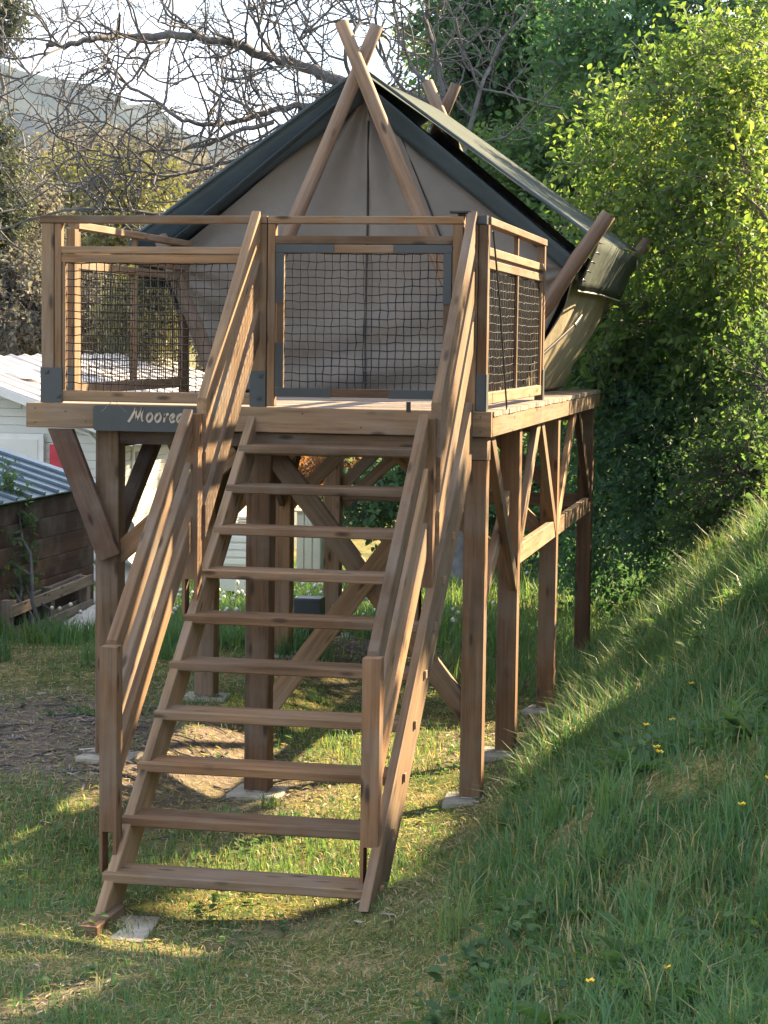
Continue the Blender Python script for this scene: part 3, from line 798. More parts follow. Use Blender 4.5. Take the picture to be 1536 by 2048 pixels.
def roof(sgn, xe, ze, zr, ya, yb, sag, seed, t0=0, t1=0):
    def fn(u, v):
        Y = ya + (yb - ya) * u; x = CX + sgn * (xe * v + .0); z = zr + (ze - zr) * v + t0 + (t1 - t0) * u
        z = z - sag * np.sin(u * math.pi) * np.sin(v * math.pi) + .012 * (vnoise(np.stack([Y * 2, v * 3, Y * 0], -1), seed) - .5)
        return np.stack([x, Y, z], -1)
    return fn
for s in (1, -1):
    sheet('inner_roof', roof(s, 1.49, 3.13, 4.33, 2.90, 6.06, .06, 47, 0, -.12), 40, 24, M['teal'])
    def band(u, v, s=s):
        if s > 0: x = CX + (.02 + 1.47 * u); zt = 4.325 - (4.325 - 3.125) * u; dr = .185 - .05 * u
        else: x = CX - (.02 + 1.58 * u); zt = 4.398 - (4.398 - 3.268) * u; dr = .20 - .02 * u
        return np.stack([x, 2.91 + .14 * v + 0 * u, zt - dr * v], -1)
    sheet('roof_band', band, 40, 5, M['teal'])
    fl = sheet('flysheet', roof(s, 1.64, 3.275, 4.42, 2.90, 6.10, .01, 48, -.03, .05), 60, 30, M['fly'])
    def val(u, v, s=s):
        Y = 2.84 + (6.06 - 2.84) * u
        return np.stack([CX + s * (1.645 - .145 * v + .012 * np.sin(u * 19) * v), Y, 3.272 - .345 * v + .012 * np.sin(u * math.pi) * v], -1)
    sheet('valance', val, 40, 6, M['fly'])
# dark hem under the fly edge
for s in (1, -1):
    T = Tubes(); T.add([(CX + s * 1.505, 2.85, 2.925), (CX + s * 1.505, 4.4, 2.935), (CX + s * 1.505, 6.06, 2.925)], .006, 6)
    mesh_obj('hem', T.mesh('hem'), M['metal'], tent)
    T = Tubes(); T.add([(CX + s * .02, 2.90, 4.405), (CX + s * .8, 2.90, 3.85), (CX + s * 1.62, 2.90, 3.27)], .013, 6)
    mesh_obj('fly_edge', T.mesh('edge'), M['teal'], tent)
def zipline(pts, r=.006):
    T = Tubes(); T.add(pts, r, 6); mesh_obj('zip', T.mesh('zip'), M['black'], tent)
zipline([(-1.342, 3.06, 4.08), (-1.343, 3.075, 3.4), (-1.345, 3.065, 2.9), (-1.346, 3.06, 2.6), (-1.347, 3.085, 2.36)], .0075)
zipline([(-1.168, 3.06, 4.10), (-1.0, 3.08, 3.70), (-.829, 3.085, 3.29), (-.70, 3.085, 2.98)], .006)
bx(tent, 'zip_pull', -1.357, -1.335, 3.05, 3.07, 2.235, 2.36, M['black'], .004)
bx(tent, 'buckle', -.505, -.465, 3.05, 3.065, 3.52, 3.555, M['black'], .003)
board(tent, 'buckle', (.045, 3.62, 2.70), (.075, 3.78, 2.77), .018, .028, M['metal_dark'])
board(tent, 'strap', (-.17, 2.95, 2.42), (.045, 3.62, 2.70), .006, .02, M['black'])
T = Tubes(); an = np.linspace(0, 2 * math.pi, 18)
T.add(np.stack([.285 + .0 * an, 6.0 + .035 * np.cos(an), 3.22 + .035 * np.sin(an)], -1), .007, 6, False)
mesh_obj('ring', T.mesh('ring'), M['metal'], tent)
for q in range(4):
    yy = 2.80; f = .18 + .2 * q
    T = Tubes(); pA = np.array([.30 - .42 * f * .35 + .02, 2.80, 3.22 - .30 * f]); T.add([pA, pA + np.array([-.03, .05, .012])], .006, 6)
    mesh_obj('toggle', T.mesh('toggle'), M['metal'], tent)

# ------------------------------------------------------------------ background buildings
def solid(name, verts, faces, mat, parent=None):
    me = bpy.data.meshes.new(name); me.from_pydata([tuple(v) for v in verts], [], faces); me.update()
    return mesh_obj(name, me, mat, parent)
HX0, HX1, HY0, HY1, HZ0, HE, HRX, HRZ = -11.4, -6.4, 13.0, 21.6, -1.0, 1.40, -8.9, 2.26
house = thing('mobile_home', 'white clad mobile home with pale ribbed roof behind the left side of the deck', 'mobile home', (-8.9, 17, HZ0))
solid('wall', [(HX0+.03, HY0+.03, HZ0), (HX1-.03, HY0+.03, HZ0), (HX1-.03, HY0+.03, HE), (HRX, HY0+.03, HRZ-.03), (HX0+.03, HY0+.03, HE),
               (HX0+.03, HY1, HZ0), (HX1-.03, HY1, HZ0), (HX1-.03, HY1, HE), (HRX, HY1, HRZ-.03), (HX0+.03, HY1, HE)],
      [(0, 1, 2, 3, 4), (9, 8, 7, 6, 5), (1, 6, 7, 2), (5, 0, 4, 9)], M['white'], house)
z = HZ0 + .3
while z < HRZ - .1:
    hw = 2.5 if z < HE else 2.5 * (HRZ - z - .10) / (HRZ - HE)
    if hw > .1:
        board(house, 'siding_board', (HRX - hw, HY0 + .018, z), (HRX + hw, HY0 + .018, z), .016, .096, M['siding'], (0, -.12, 1), ch=.003)
    if z < HE - .03:
        board(house, 'siding_board', (HX1 - .018, HY0 + .03, z), (HX1 - .018, HY1, z), .016, .096, M['siding'], (.12, 0, 1), ch=.003)
    z += .102
board(house, 'corner_trim', (HX1 - .01, HY0 + .005, HZ0 + .2), (HX1 - .01, HY0 + .005, HE), .05, .05, M['white'], (0, 1, 0))
board(house, 'skirting', (HX1 - .0, HY0 + .04, HZ0 + .15), (HX1 - .0, HY1, HZ0 + .15), .03, .4, M['white'])
# roof with raised ribs
for s, xe in ((1, HX1 + .22), (-1, HX0 - .22)):
    ze = HRZ - (abs(xe - HRX)) * (HRZ - HE) / 2.5
    yy = HY0 - .25; q = 0
    while yy < HY1 + .2:
        board(house, 'roof_panel', (HRX, yy + .25, HRZ + .03), (xe, yy + .25, ze + .03), .492, .02, M['house_roof'], (0, 0, 1))
        board(house, 'roof_rib', (HRX, yy, HRZ + .055), (xe, yy, ze + .055), .035, .03, M['house_roof'], (0, 0, 1))
        yy += .5
    board(house, 'eave_trim', (HRX, HY0 - .27, HRZ + .0), (xe, HY0 - .27, ze + .0), .02, .10, M['white'], (0, 0, 1))
    board(house, 'gutter', (xe + .03 * s, HY0 - .25, ze), (xe + .03 * s, HY1 + .2, ze), .06, .06, M['white'], (0, 0, 1))
def cap(cx, cyy, zb):
    V = [(cx - .22, cyy - .15, zb), (cx + .22, cyy - .15, zb), (cx + .06, cyy - .15, zb + .16), (cx - .06, cyy - .15, zb + .16)]
    V += [(x, y + .3, z) for x, y, z in V]
    solid('roof_vent', V, [(0, 1, 2, 3), (7, 6, 5, 4), (0, 4, 5, 1), (1, 5, 6, 2), (2, 6, 7, 3), (3, 7, 4, 0)], M['white'], house)
c_ = at(40, 757, Y=14.2); cap(c_[0], 14.2, c_[2])
wf = M['white']
def pane_frame(x0, x1, z0, z1, yv):
    fr_ = board(house, 'window_frame', ((x0 + x1) / 2, yv, z0), ((x0 + x1) / 2, yv, z1), x1 - x0, .04, wf, (0, 1, 0))
    p = bx(fr_, 'shutter', x0 + .07, x1 - .07, yv - .03, yv - .021, z0 + .07, z1 - .07, M['siding'], .004)
a_ = at(-30, 925, Y=12.95); b_ = at(88, 868, Y=12.95); pane_frame(a_[0], b_[0], a_[2] - .5, b_[2], 12.95)
a_ = at(97, 930, Y=12.9); b_ = at(128, 890, Y=12.9)
bx(house, 'red_curtain', a_[0], b_[0], 12.93, 12.975, a_[2] - .3, b_[2], M['red'], .004)
T = Tubes(); T.add([at(u, v, Y=12.96) for u, v in ((128, 862), (155, 860), (178, 868), (193, 884), (200, 905), (203, 950), (203, 1010))], .02, 6)
mesh_obj('window_trim', T.mesh('trim'), wf, house)
w0 = bx(house, 'window_frame', HX1 - .008, HX1 + .02, 15.2, 16.5, .50, 1.24, wf, .004)
bx(w0, 'red_shutter', HX1 + .021, HX1 + .05, 15.25, 16.45, .40, 1.20, M['red'], .004)
w0 = bx(house, 'window_frame', HX1 - .008, HX1 + .02, 13.35, 14.0, .75, 1.25, wf, .004)
bx(w0, 'pane', HX1 + .021, HX1 + .028, 13.42, 13.93, .82, 1.18, M['glass'], .002)
bx(house, 'downpipe', HX1 + .01, HX1 + .09, 21.5, 21.6, -.9, 1.2, wf, .01)

shed = thing('shed', 'low brown shed with blue grey ribbed steel roof at the left edge', 'shed', (-6, 5, -.2))
SX, SY0, SY1 = -4.86, 1.8, 7.48
zz = -.45
while zz < 1.12:
    board(shed, 'wall_board', (SX, SY0, zz + .09), (SX, SY1, zz + .09), .022, .176, M['shed_wall'], (0, 0, 1), ch=.005)
    zz += .18
solid('wall', [(SX - .02, SY0 + .02, -.5), (SX - .02, SY1 - .02, -.5), (SX - .02, SY1 - .02, 1.15), (SX - .02, SY0 + .02, 1.15),
               (-8, SY0 + .02, -.5), (-8, SY1 - .02, -.5), (-8, SY1 - .02, 2.1), (-8, SY0 + .02, 2.1)],
      [(0, 1, 2, 3), (4, 7, 6, 5), (1, 5, 6, 2), (0, 3, 7, 4), (3, 2, 6, 7)], M['shed_wall'], shed)
rz = lambda x: 1.195 + (-4.78 - x) * .298
yy = SY0 - .1
while yy < SY1 + .02:
    board(shed, 'roof_sheet', (-4.78, yy + .165, rz(-4.78)), (-8.1, yy + .165, rz(-8.1)), .328, .012, M['shed_roof'], (0, 0, 1), ch=.002)
    board(shed, 'roof_rib', (-4.775, yy, rz(-4.775) + .022), (-8.1, yy, rz(-8.1) + .022), .04, .03, M['shed_roof'], (0, 0, 1))
    yy += .33
pal = thing('pallet', 'grey broken wooden pallet leaning against the brown shed wall', 'pallet', (-4.72, 6.1, -.1))
for z0, z1 in ((.33, .10), (.10, -.02), (-.12, -.2)):
    board(pal, 'slat', (-4.70, 5.0, z0 - .02), (-4.72, 7.05, z0 + .03), .022, .095, M['wood_grey'], (0, 0, 1))
    board(pal, 'slat', (-4.80, 5.0, z0 - .02), (-4.82, 7.05, z0 + .03), .022, .095, M['wood_grey'], (0, 0, 1))
for yy in (5.05, 6.02, 6.96):
    bx(pal, 'block', -4.795, -4.715, yy - .05, yy + .05, -.18, .40, M['wood_grey'])
sl_ = board(None, 'slab', (-4.62, 6.15, -.06), (-4.45, 6.95, .10), .30, .05, M['stone'], (.6, 0, 1))
tag(sl_, 'pale slab lying tilted in the grass in front of the pallet', 'slab')
def corr(u, v):
    P0 = at(184, 1085, Y=8.6); P1 = at(262, 1085, Y=8.6); x = P0[0] + (P1[0] - P0[0]) * u
    return np.stack([x + .03 * np.sin(v * 42), 8.6 + .0 * u + .03 * np.sin(v * 42 + 1.2), -.6 + 1.42 * v], -1)
cs = mesh_obj('corrugated_sheet', grid_mesh(corr, 8, 80), M['white']); md = cs.modifiers.new('t', 'SOLIDIFY'); md.thickness = .006
tag(cs, 'upright white corrugated sheet between the shed and the front left post', 'panel')
hut = thing('utility_box', 'small grey green utility box in long grass far behind the stairs', 'utility box', (-4.2, 13.5, -.6))
p_ = at(592, 1130, Y=13.6); q_ = at(643, 1025, Y=13.6)
hm_ = plain('grey_green_paint', (.36, .40, .37), .6, 0, .1, 6)
hbody = bx(hut, 'body', p_[0], q_[0], 13.6, 13.95, p_[2] - .3, q_[2], hm_, .01)
for k_ in range(3):
    xx = p_[0] + (q_[0] - p_[0]) * (k_ + .5) / 3; bx(hbody, 'door_panel', xx - .045, xx + .045, 13.585, 13.598, p_[2] - .25, q_[2] - .03, hm_, .004)
board(hut, 'lid', (p_[0] - .02, 13.75, q_[2] + .012), (q_[0] + .02, 13.75, q_[2] + .012), .42, .02, M['concrete'])
cb_ = thing('white_cabinet', 'white slatted cabinet in the grass seen between the stair treads', 'cabinet', (-4.6, 12.2, -.6))
p_ = at(440, 1130, Y=12.2); q_ = at(506, 1072, Y=12.2)
bx(cb_, 'body', p_[0], q_[0], 12.2, 12.6, p_[2] - .3, q_[2], M['siding'], .01)
for k_ in range(4):
    zz = p_[2] + (q_[2] - p_[2]) * (k_ + .5) / 4; bx(cb_, 'slat', p_[0] + .02, q_[0] - .02, 12.185, 12.198, zz - .03, zz + .03, M['white'], .004)
p_ = at(468, 1050, Y=13); q_ = at(500, 1030, Y=13)
for k_ in range(4):
    o = board(None, 'roof_slab', (p_[0] + .01 * k_, 13.2, p_[2] + .035 * k_ - .02), (q_[0] - .01 * k_, 13.2, p_[2] + .035 * k_ - .02), .3, .025, M['stone'])
    tag(o, ['lowest of the four pale slabs stacked behind the stairs', 'second from the bottom of the four stacked pale slabs', 'third from the bottom of the four stacked pale slabs', 'topmost of the four pale slabs stacked behind the stairs'][k_], 'slab', 'pale slabs stacked behind the stairs')
# a stack under the slabs so that they rest on something
bx(None, 'plinth', p_[0] + .03, q_[0] - .03, 13.1, 13.3, -.9, p_[2] - .034, M['concrete'], .01)
tag(bpy.data.objects['plinth'], 'grey block carrying the stack of pale slabs', 'block')
for k_, (z0, dx) in enumerate(((0, 0), (.2, .02))):
    p_ = at(604, 1290, Y=4.9); zg = float(ground_z(p_[0], 5.0))
    o = bx(None, 'dark_block', p_[0] - .09 + dx, p_[0] + .12 + dx, 4.9, 5.1, zg - .03 + z0, zg + .165 + z0, M['metal_dark'], .012)
    tag(o, ['lower of two dark blocks stacked beside the third left post', 'upper of two dark blocks stacked beside the third left post'][k_], 'block', 'dark blocks beside the post')
st = bpy.data.objects.new('stone', None)
bm = bmesh.new(); bmesh.ops.create_icosphere(bm, subdivisions=2, radius=.035)
for v in bm.verts: v.co *= 1 + random.uniform(-.2, .2); v.co.z *= .6
me = bpy.data.meshes.new('stone'); bm.to_mesh(me); bm.free()
o = mesh_obj('stone', me, M['stone']); p_ = at(1195, 1527, Z=.12); o.location = (p_[0] - .05, p_[1], float(ground_z(p_[0] - .05, p_[1])) + .015)
tag(o, 'small white stone in the grass right of the second post', 'stone')
for (u, v, lab) in ((175, 1507, 'white paper scrap on the bare soil left of the lower newel post'),):
    p_ = at(u, v, Z=.19); o = board(None, 'paper_scrap', (p_[0] - .05, p_[1], p_[2] + .02), (p_[0] + .05, p_[1] + .03, p_[2] + .03), .06, .004, M['white'], (0, .2, 1)); tag(o, lab, 'scrap')

# ------------------------------------------------------------------ foliage
def leaf_arrays(P, D, N, S, aspect=.55, fold=.25, droop=.15):
    """six-vertex folded leaves; P base, D direction, N rough normal, S length"""
    D = norm(D); Sd = norm(np.cross(D, N)); N = np.cross(Sd, D)
    w = (S * aspect * .5)[:, None]; s = S[:, None]
    v0 = P
    v1 = P + D * s * .3 + Sd * w + N * w * fold; v2 = P + D * s * .68 + Sd * w * .8 + N * (w * fold - s * droop * .3)
    v3 = P + D * s - N * s * droop
    v4 = P + D * s * .68 - Sd * w * .8 + N * (w * fold - s * droop * .3); v5 = P + D * s * .3 - Sd * w + N * w * fold
    V = np.stack([v0, v1, v2, v3, v4, v5], 1).reshape(-1, 3)
    b = np.arange(len(P))[:, None] * 6
    F = np.concatenate([b + np.array([[0, 1, 2, 3]]), b + np.array([[0, 3, 4, 5]])], 1).reshape(-1, 4)
    return V, F
def spray_leaves(C, Dr, n, length, size, rg, spread=.9, upn=.7):
    """n leaves along each short twig (C start, Dr direction)"""
    k = len(C); t = np.tile(np.linspace(.1, 1, n), k); C = np.repeat(C, n, 0); Dr = np.repeat(norm(Dr), n, 0)
    ln = np.repeat(rg.uniform(.7, 1.3, k) * length, n)
    rnd = norm(rg.normal(size=Dr.shape)); side = norm(np.cross(Dr, rnd))
    P = C + Dr * (t * ln)[:, None] + side * (.02 * ln)[:, None] - np.array([0, 0, 1.0]) * (ln * .18 * t ** 2)[:, None]
    D = Dr * .55 + side * spread + np.array([0, 0, -.15])
    N = np.array([0, 0, upn]) + rg.normal(size=Dr.shape) * .55
    S = size * rg.uniform(.6, 1.25, len(P))
    return P, D, N, S
def shrub(name, label, cat, blobs, mat, bark, n_leaf, leaf, seed, group=None, spray_len=.35, per=10, stems=5, clump=2.2, thr=.42, aspect=.55, tint=(.0, 1.0), keep=None, base=None, twig_r=.006):
    """blobs: list of (centre, radii); foliage in noise-driven clumps on twigs, stems down to the ground"""
    rg = np.random.default_rng(seed)
    vol = np.array([r[0] * r[1] * r[2] for c, r in blobs]) ** .75; vol = vol / vol.sum()
    Cs = []; Ds = []; need = max(1, n_leaf // per); got = 0
    while got < need:
        m = need * 2; which = rg.choice(len(blobs), m, p=vol)
        c = np.array([b_[0] for b_ in blobs])[which]; r = np.array([b_[1] for b_ in blobs])[which]
        d = norm(rg.normal(size=(m, 3))); rad = rg.uniform(0, 1, m) ** .42 * (1 + rg.normal(0, .09, m))
        p = c + d * r * rad[:, None]
        ok = vnoise(p * clump, seed) + .35 * (vnoise(p * clump * 2.7, seed + 1) - .5) > thr
        ok &= p[:, 2] > ground_z(p[:, 0], p[:, 1]) + .05
        if keep is not None: ok &= keep(p, rg)
        Cs.append(p[ok]); dd = d * .9 + np.array([0, 0, .25]) + rg.normal(size=(m, 3)) * .45; Ds.append(dd[ok]); got += ok.sum()
        if ok.sum() == 0: break
    C = np.concatenate(Cs)[:need]; Dv = np.concatenate(Ds)[:need]
    P, D, N, S = spray_leaves(C, Dv, per, spray_len, leaf, rg)
    if keep is not None:
        k_ = keep(P, rg); P, D, N, S = P[k_], D[k_], N[k_], S[k_]
    V, F = leaf_arrays(P, D, N, S, aspect)
    tn = np.repeat(np.clip(tint[0] + (tint[1] - tint[0]) * (.55 * rg.uniform(0, 1, len(P)) + .45 * vnoise(P * 1.7, seed + 2)), 0, 1), 6)
    bc = np.array([b_[0] for b_ in blobs]); cen = (bc * vol[:, None]).sum(0)
    if base is None: base = (cen[0], cen[1])
    bz = float(ground_z(base[0], base[1]))
    root = thing(name, label, cat, (base[0], base[1], bz), group)
    fo = mesh_obj('crown', np_mesh('crown', V, F, tn), mat, root)
    T = Tubes()
    for s_ in range(stems):
        b0 = np.array([base[0] + rg.normal(0, .12), base[1] + rg.normal(0, .12), bz - .1])
        tgt = C[rg.integers(len(C))]; nseg = 9; S_ = np.linspace(0, 1, nseg)[:, None]
        mid = b0 * .5 + tgt * .5 + np.array([0, 0, .25 * np.linalg.norm(tgt - b0)])
        Pl = b0 * (1 - S_) ** 2 + mid * 2 * S_ * (1 - S_) + tgt * S_ ** 2
        Pl[1:-1] += rg.normal(0, .03, (nseg - 2, 3)); L_ = np.linalg.norm(tgt - b0)
        T.add(Pl, np.linspace(.010 * L_ + .008, .006, nseg), 6)
        for q in range(5):
            j = rg.integers(3, nseg - 1); a0 = Pl[j]; near = C[np.argsort(((C - a0) ** 2).sum(1) + rg.uniform(0, .5, len(C)))[rg.integers(0, 12)]]
            m_ = (a0 + near) / 2 + rg.normal(0, .05, 3); T.add([a0, m_, near], [.010, .008, .005], 5, False)
    # twigs under a share of the sprays
    idx = rg.choice(len(C), min(len(C), 700), replace=False); dn = norm(Dv)
    for j in idx:
        T.add([C[j] - dn[j] * spray_len * .4, C[j], C[j] + dn[j] * spray_len * .9 - np.array([0, 0, spray_len * .12])], [twig_r, twig_r * .8, twig_r * .4], 4, False)
    mesh_obj('branches', T.mesh('branches'), bark, root)
    return root
def B(u, v, ru, rv, Y, ry):
    c = at(u, v, Y=Y); d = Y - CAM[1]; return (c, (ru * d / FPX, ry, rv * d / FPX))

# right-hand thicket on the bank; outside the picture its crowns are open, so that the low sun reaches the deck
kx, ky = SUN[0] / SUN[2], SUN[1] / SUN[2]
def open_keep(p, rg):
    gx = p[:, 0] - kx * p[:, 2]; gy = p[:, 1] - ky * p[:, 2]
    u, v, d = project(p); seen = (u < 1545)
    n2 = vnoise(np.stack([gx * 3.2, gy * 3.2, gx * 0], -1), 73)
    f = -1.25 + 1.93 * gx - gy
    lit = (f < .2) & (gx > -4.2) & (gy < 4.2) & (gy > -4.6) & (n2 < .72)
    return seen | ~lit
shrub('hazel_shrub', 'sunlit yellow green hazel hanging over the bank at the upper right', 'shrub',
      [B(1400, 200, 120, 90, 6.4, .7), B(1290, 290, 90, 60, 6.9, .5), B(1360, 400, 120, 60, 6.6, .6), B(1240, 420, 80, 50, 7.1, .4), B(1490, 330, 110, 90, 6.0, .7), B(1470, 480, 110, 80, 6.0, .7),
       B(1560, 110, 120, 110, 6.0, .9), B(1190, 310, 70, 36, 7.2, .3), B(1430, 90, 80, 50, 6.5, .4), B(1330, 500, 90, 40, 6.8, .4), B(1500, 220, 70, 60, 5.8, .4), B(1250, 220, 50, 30, 7.0, .3)],
      M['l_bright'], M['bark_pale'], 15000, .070, 101, spray_len=.36, per=9, stems=9, thr=.46, clump=3.0, base=(2.2, 6.6), keep=open_keep)
shrub('hazel_shrub', 'half shaded hazel shrub with loose leafy shoots right of the canvas tent', 'shrub',
      [B(1330, 600, 170, 130, 8.2, 1.0), B(1480, 640, 120, 160, 7.2, .9), B(1230, 690, 90, 120, 9.0, .8)],
      M['l_mid'], M['bark_pale'], 18000, .080, 102, thr=.40, base=(1.9, 8.2), tint=(0, 1.0), keep=open_keep)
shrub('dark_shrub', 'dense dark green shrub filling the slope right of the rear deck posts', 'shrub',
      [B(1270, 860, 130, 170, 9.0, .9), B(1420, 820, 150, 130, 8.2, .9), B(1230, 1060, 95, 150, 9.4, .8), B(1360, 1000, 130, 110, 8.2, .7), B(1530, 900, 90, 160, 7.2, .8)],
      M['l_dark'], M['bark'], 28000, .072, 103, thr=.36, base=(1.4, 9.0), tint=(0, .85), keep=open_keep)
shrub('bramble_shrub', 'low leafy bramble at the top of the grassy bank by the right edge', 'shrub',
      [B(1500, 940, 90, 80, 5.6, .5), B(1440, 1040, 70, 50, 6.2, .4), B(1540, 780, 60, 90, 5.8, .5)],
      M['l_mid'], M['bark'], 4600, .065, 104, thr=.40, base=(1.6, 5.8), keep=open_keep)
shrub('hedge_shrub', 'tall mid green hedge shrub behind the tent roof gap', 'shrub',
      [B(1010, 430, 110, 130, 13.5, 1.2), B(1110, 560, 100, 150, 12.6, 1.2), B(1170, 360, 90, 150, 13.5, 1.0), B(1160, 760, 70, 150, 11.8, 1.0)],
      M['l_mid'], M['bark'], 24000, .10, 105, spray_len=.5, thr=.38, base=(.4, 13.0), tint=(0, .85))
shrub('background_shrub', 'shaded shrub seen through the right deck posts', 'shrub',
      [B(1080, 960, 70, 90, 12.4, .9), B(1150, 1080, 60, 110, 11.4, .8), B(1010, 1010, 60, 60, 13.5, .8)],
      M['l_dark'], M['bark'], 12000, .085, 106, thr=.36, base=(-.2, 12.5), tint=(0, .9))
shrub('background_shrub', 'green shrub seen between the stair treads and the cross brace', 'shrub',
      [B(830, 970, 90, 80, 15.5, 1.0), B(740, 1010, 70, 35, 15.0, .7), B(920, 960, 60, 90, 15, .9)],
      M['l_dark'], M['bark'], 9000, .09, 107, thr=.36, base=(-2.6, 15.5))
shrub('copper_bush', 'copper leaved bush behind the top stair treads', 'shrub',
      [B(690, 940, 55, 35, 15.8, .6), B(640, 945, 40, 30, 16.5, .5)], M['l_orange'], M['bark'], 2600, .085, 108, thr=.34, base=(-4.3, 16.0))
shrub('dark_shrub', 'leafy plant climbing beside the shed at the left edge', 'shrub',
      [B(0, 1110, 34, 170, 5.6, .3)], M['l_mid'], M['bark'], 3000, .055, 109, thr=.36, spray_len=.22, base=(-4.55, 5.4))

# tall trees behind
def tree(name, label, blobs, trunk, mat, bark, n_leaf, leaf, seed, r0=.16, thr=.42, per=10, spray_len=.6, tint=(0, 1), limbs=12, keep=None, group=None, clump=1.3):
    rg = np.random.default_rng(seed)
    r = shrub(name, label, 'tree', blobs, mat, bark, n_leaf, leaf, seed, group, spray_len, per, 0, clump, thr, .55, tint, keep, (trunk[0][0], trunk[0][1]), .008)
    T = Tubes(); P = np.array(trunk, float); T.add(P, np.linspace(r0, r0 * .45, len(P)), 10)
    for b_ in range(limbs):
        c, rr = blobs[rg.integers(len(blobs))]; tgt = np.array(c) + norm(rg.normal(size=3)) * np.array(rr) * rg.uniform(.4, .95)
        j = rg.integers(len(P) // 2, len(P)); a0 = P[j]; S_ = np.linspace(0, 1, 8)[:, None]
        Pl = a0 * (1 - S_) + tgt * S_ + np.array([0, 0, .12]) * np.sin(S_ * math.pi) * np.linalg.norm(tgt - a0); Pl[1:-1] += rg.normal(0, .08, (6, 3))
        T.add(Pl, np.linspace(r0 * .35, .012, 8), 6, False)
    mesh_obj('trunk', T.mesh('trunk'), bark, r)
    return r
g0_ = lambda u, v, Y: at(u, v, Y=Y)
c_ = g0_(955, 300, 17)
tree('ivy_clad_tree', 'tall dark tree with ivy covered trunk behind the right tent poles', [B(960, 60, 100, 110, 17, 1.2), B(950, 220, 45, 110, 17, .5), B(1090, 40, 130, 90, 17, 1.6), B(1020, 170, 70, 60, 17.5, .9), B(960, 380, 60, 80, 17, .8)],
     [(c_[0], 17, 0), (c_[0] + .05, 17, 2), (c_[0] + .1, 17, 4), (c_[0] + .05, 17, 6), (c_[0] + .2, 17, 7.5)], M['l_dark'], M['bark'], 19000, .11, 201, .2, thr=.47, tint=(0, .75))
c_ = g0_(1330, 300, 15)
tree('broadleaf_tree', 'big dark broadleaf tree filling the top right corner', [B(1290, 50, 180, 110, 15, 1.8), B(1470, 40, 150, 120, 14, 1.6), B(1250, 190, 150, 110, 15.5, 1.4), B(1420, 260, 160, 130, 14, 1.2), ((2.9, 14.9, 8.0), (2.4, 1.8, 1.7)), ((4.6, 16.5, 9.2), (2.2, 1.8, 1.6))],  # last two blobs, above the frame, are added to shade the shed
     [(c_[0], 15, .5), (c_[0] - .05, 15, 2.5), (c_[0] + .05, 15, 4.2), (c_[0], 15, 5.6), (c_[0] + .15, 15, 7)], M['l_dark'], M['bark'], 40000, .11, 202, .22, thr=.40, tint=(.05, .9))
c_ = g0_(1130, 400, 22)
tree('pale_tree', 'thinly leaved pale green tree between the two dark trees', [B(1110, 210, 120, 90, 22, 1.5), B(1060, 330, 110, 100, 22, 1.5), B(1190, 300, 100, 120, 22, 1.5), B(880, 200, 50, 90, 24, .9), B(885, 110, 40, 50, 24, .7)],
     [(c_[0], 22, -.5), (c_[0], 22, 2), (c_[0] + .1, 22, 4), (c_[0], 22, 6), (c_[0] + .1, 22, 7.5)], M['l_pale'], M['bark_pale'], 17000, .12, 203, .16, thr=.44)

# left background: hazy scrub, willows in first leaf, pine at the edge
LB = [((60, 640, 90, 130, 24, 1.2), 'l_grey', 9000, 'grey brown scrub left of the railing above the mobile home roof'),
      ((40, 470, 80, 100, 26, 1.2), 'l_grey', 7000, 'pale scrub rising at the left edge below the hill'),
      ((230, 640, 110, 100, 25, 1.4), 'l_grey', 9000, 'grey scrub seen through the left railing net'),
      ((420, 560, 110, 130, 27, 1.4), 'l_grey', 9000, 'greyish scrub between the left rail and the tent'),
      ((300, 640, 50, 75, 21, .7), 'l_yellow', 4200, 'yellow green bush seen through the left railing net')]
for k_, (b_, m_, n_, lab) in enumerate(LB):
    c = at(b_[0], b_[1], Y=b_[4])
    shrub('scrub_bush', lab, 'shrub', [B(*b_)], M[m_], M['bark_pale'], n_, .10, 300 + k_, spray_len=.5, thr=.40, stems=9, base=(c[0], c[1]), twig_r=.010)
shrub('scrub_bush', 'reddish copper bush behind the left railing net', 'shrub', [B(300, 592, 40, 28, 22.4, .6)], M['l_orange'], M['bark_pale'], 900, .10, 320, thr=.34, stems=4)
WIL = [((170, 385, 85, 50, 52, 3.0), 'yellow spring willow farthest left above the railing', 'l_yellow', 7000), ((265, 400, 80, 55, 50, 3.0), 'yellow green willow behind the bare branches left of the tent', 'l_yellow', 7000),
       ((190, 335, 70, 50, 60, 3.0), 'tall brownish budding tree below the hill on the left', 'l_grey', 6000), ((300, 335, 60, 45, 62, 3.0), 'second brownish budding tree below the hill', 'l_grey', 5000), ((110, 390, 60, 80, 56, 3.0), 'grey budding tree at the foot of the hill near the left edge', 'l_grey', 7000), ((400, 400, 90, 70, 58, 3.0), 'hazy budding tree behind the left roof edge of the tent', 'l_grey', 7000)]
for k_, (b_, lab, m_, n_) in enumerate(WIL):
    c = at(b_[0], b_[1], Y=b_[4]); zt = c[2]
    tree('budding_tree', lab, [B(*b_), B(b_[0] + 15, b_[1] + 60, b_[2] * .8, b_[3], b_[4], 2.5)], [(c[0], c[1], 0), (c[0] + .2, c[1], zt * .4), (c[0], c[1], zt * .7), (c[0] + .2, c[1], zt + .5)], M[m_], M['bark_pale'], n_, .20, 340 + k_, .2, thr=.42, spray_len=1.0, clump=.7)
c = at(8, 480, Y=24)
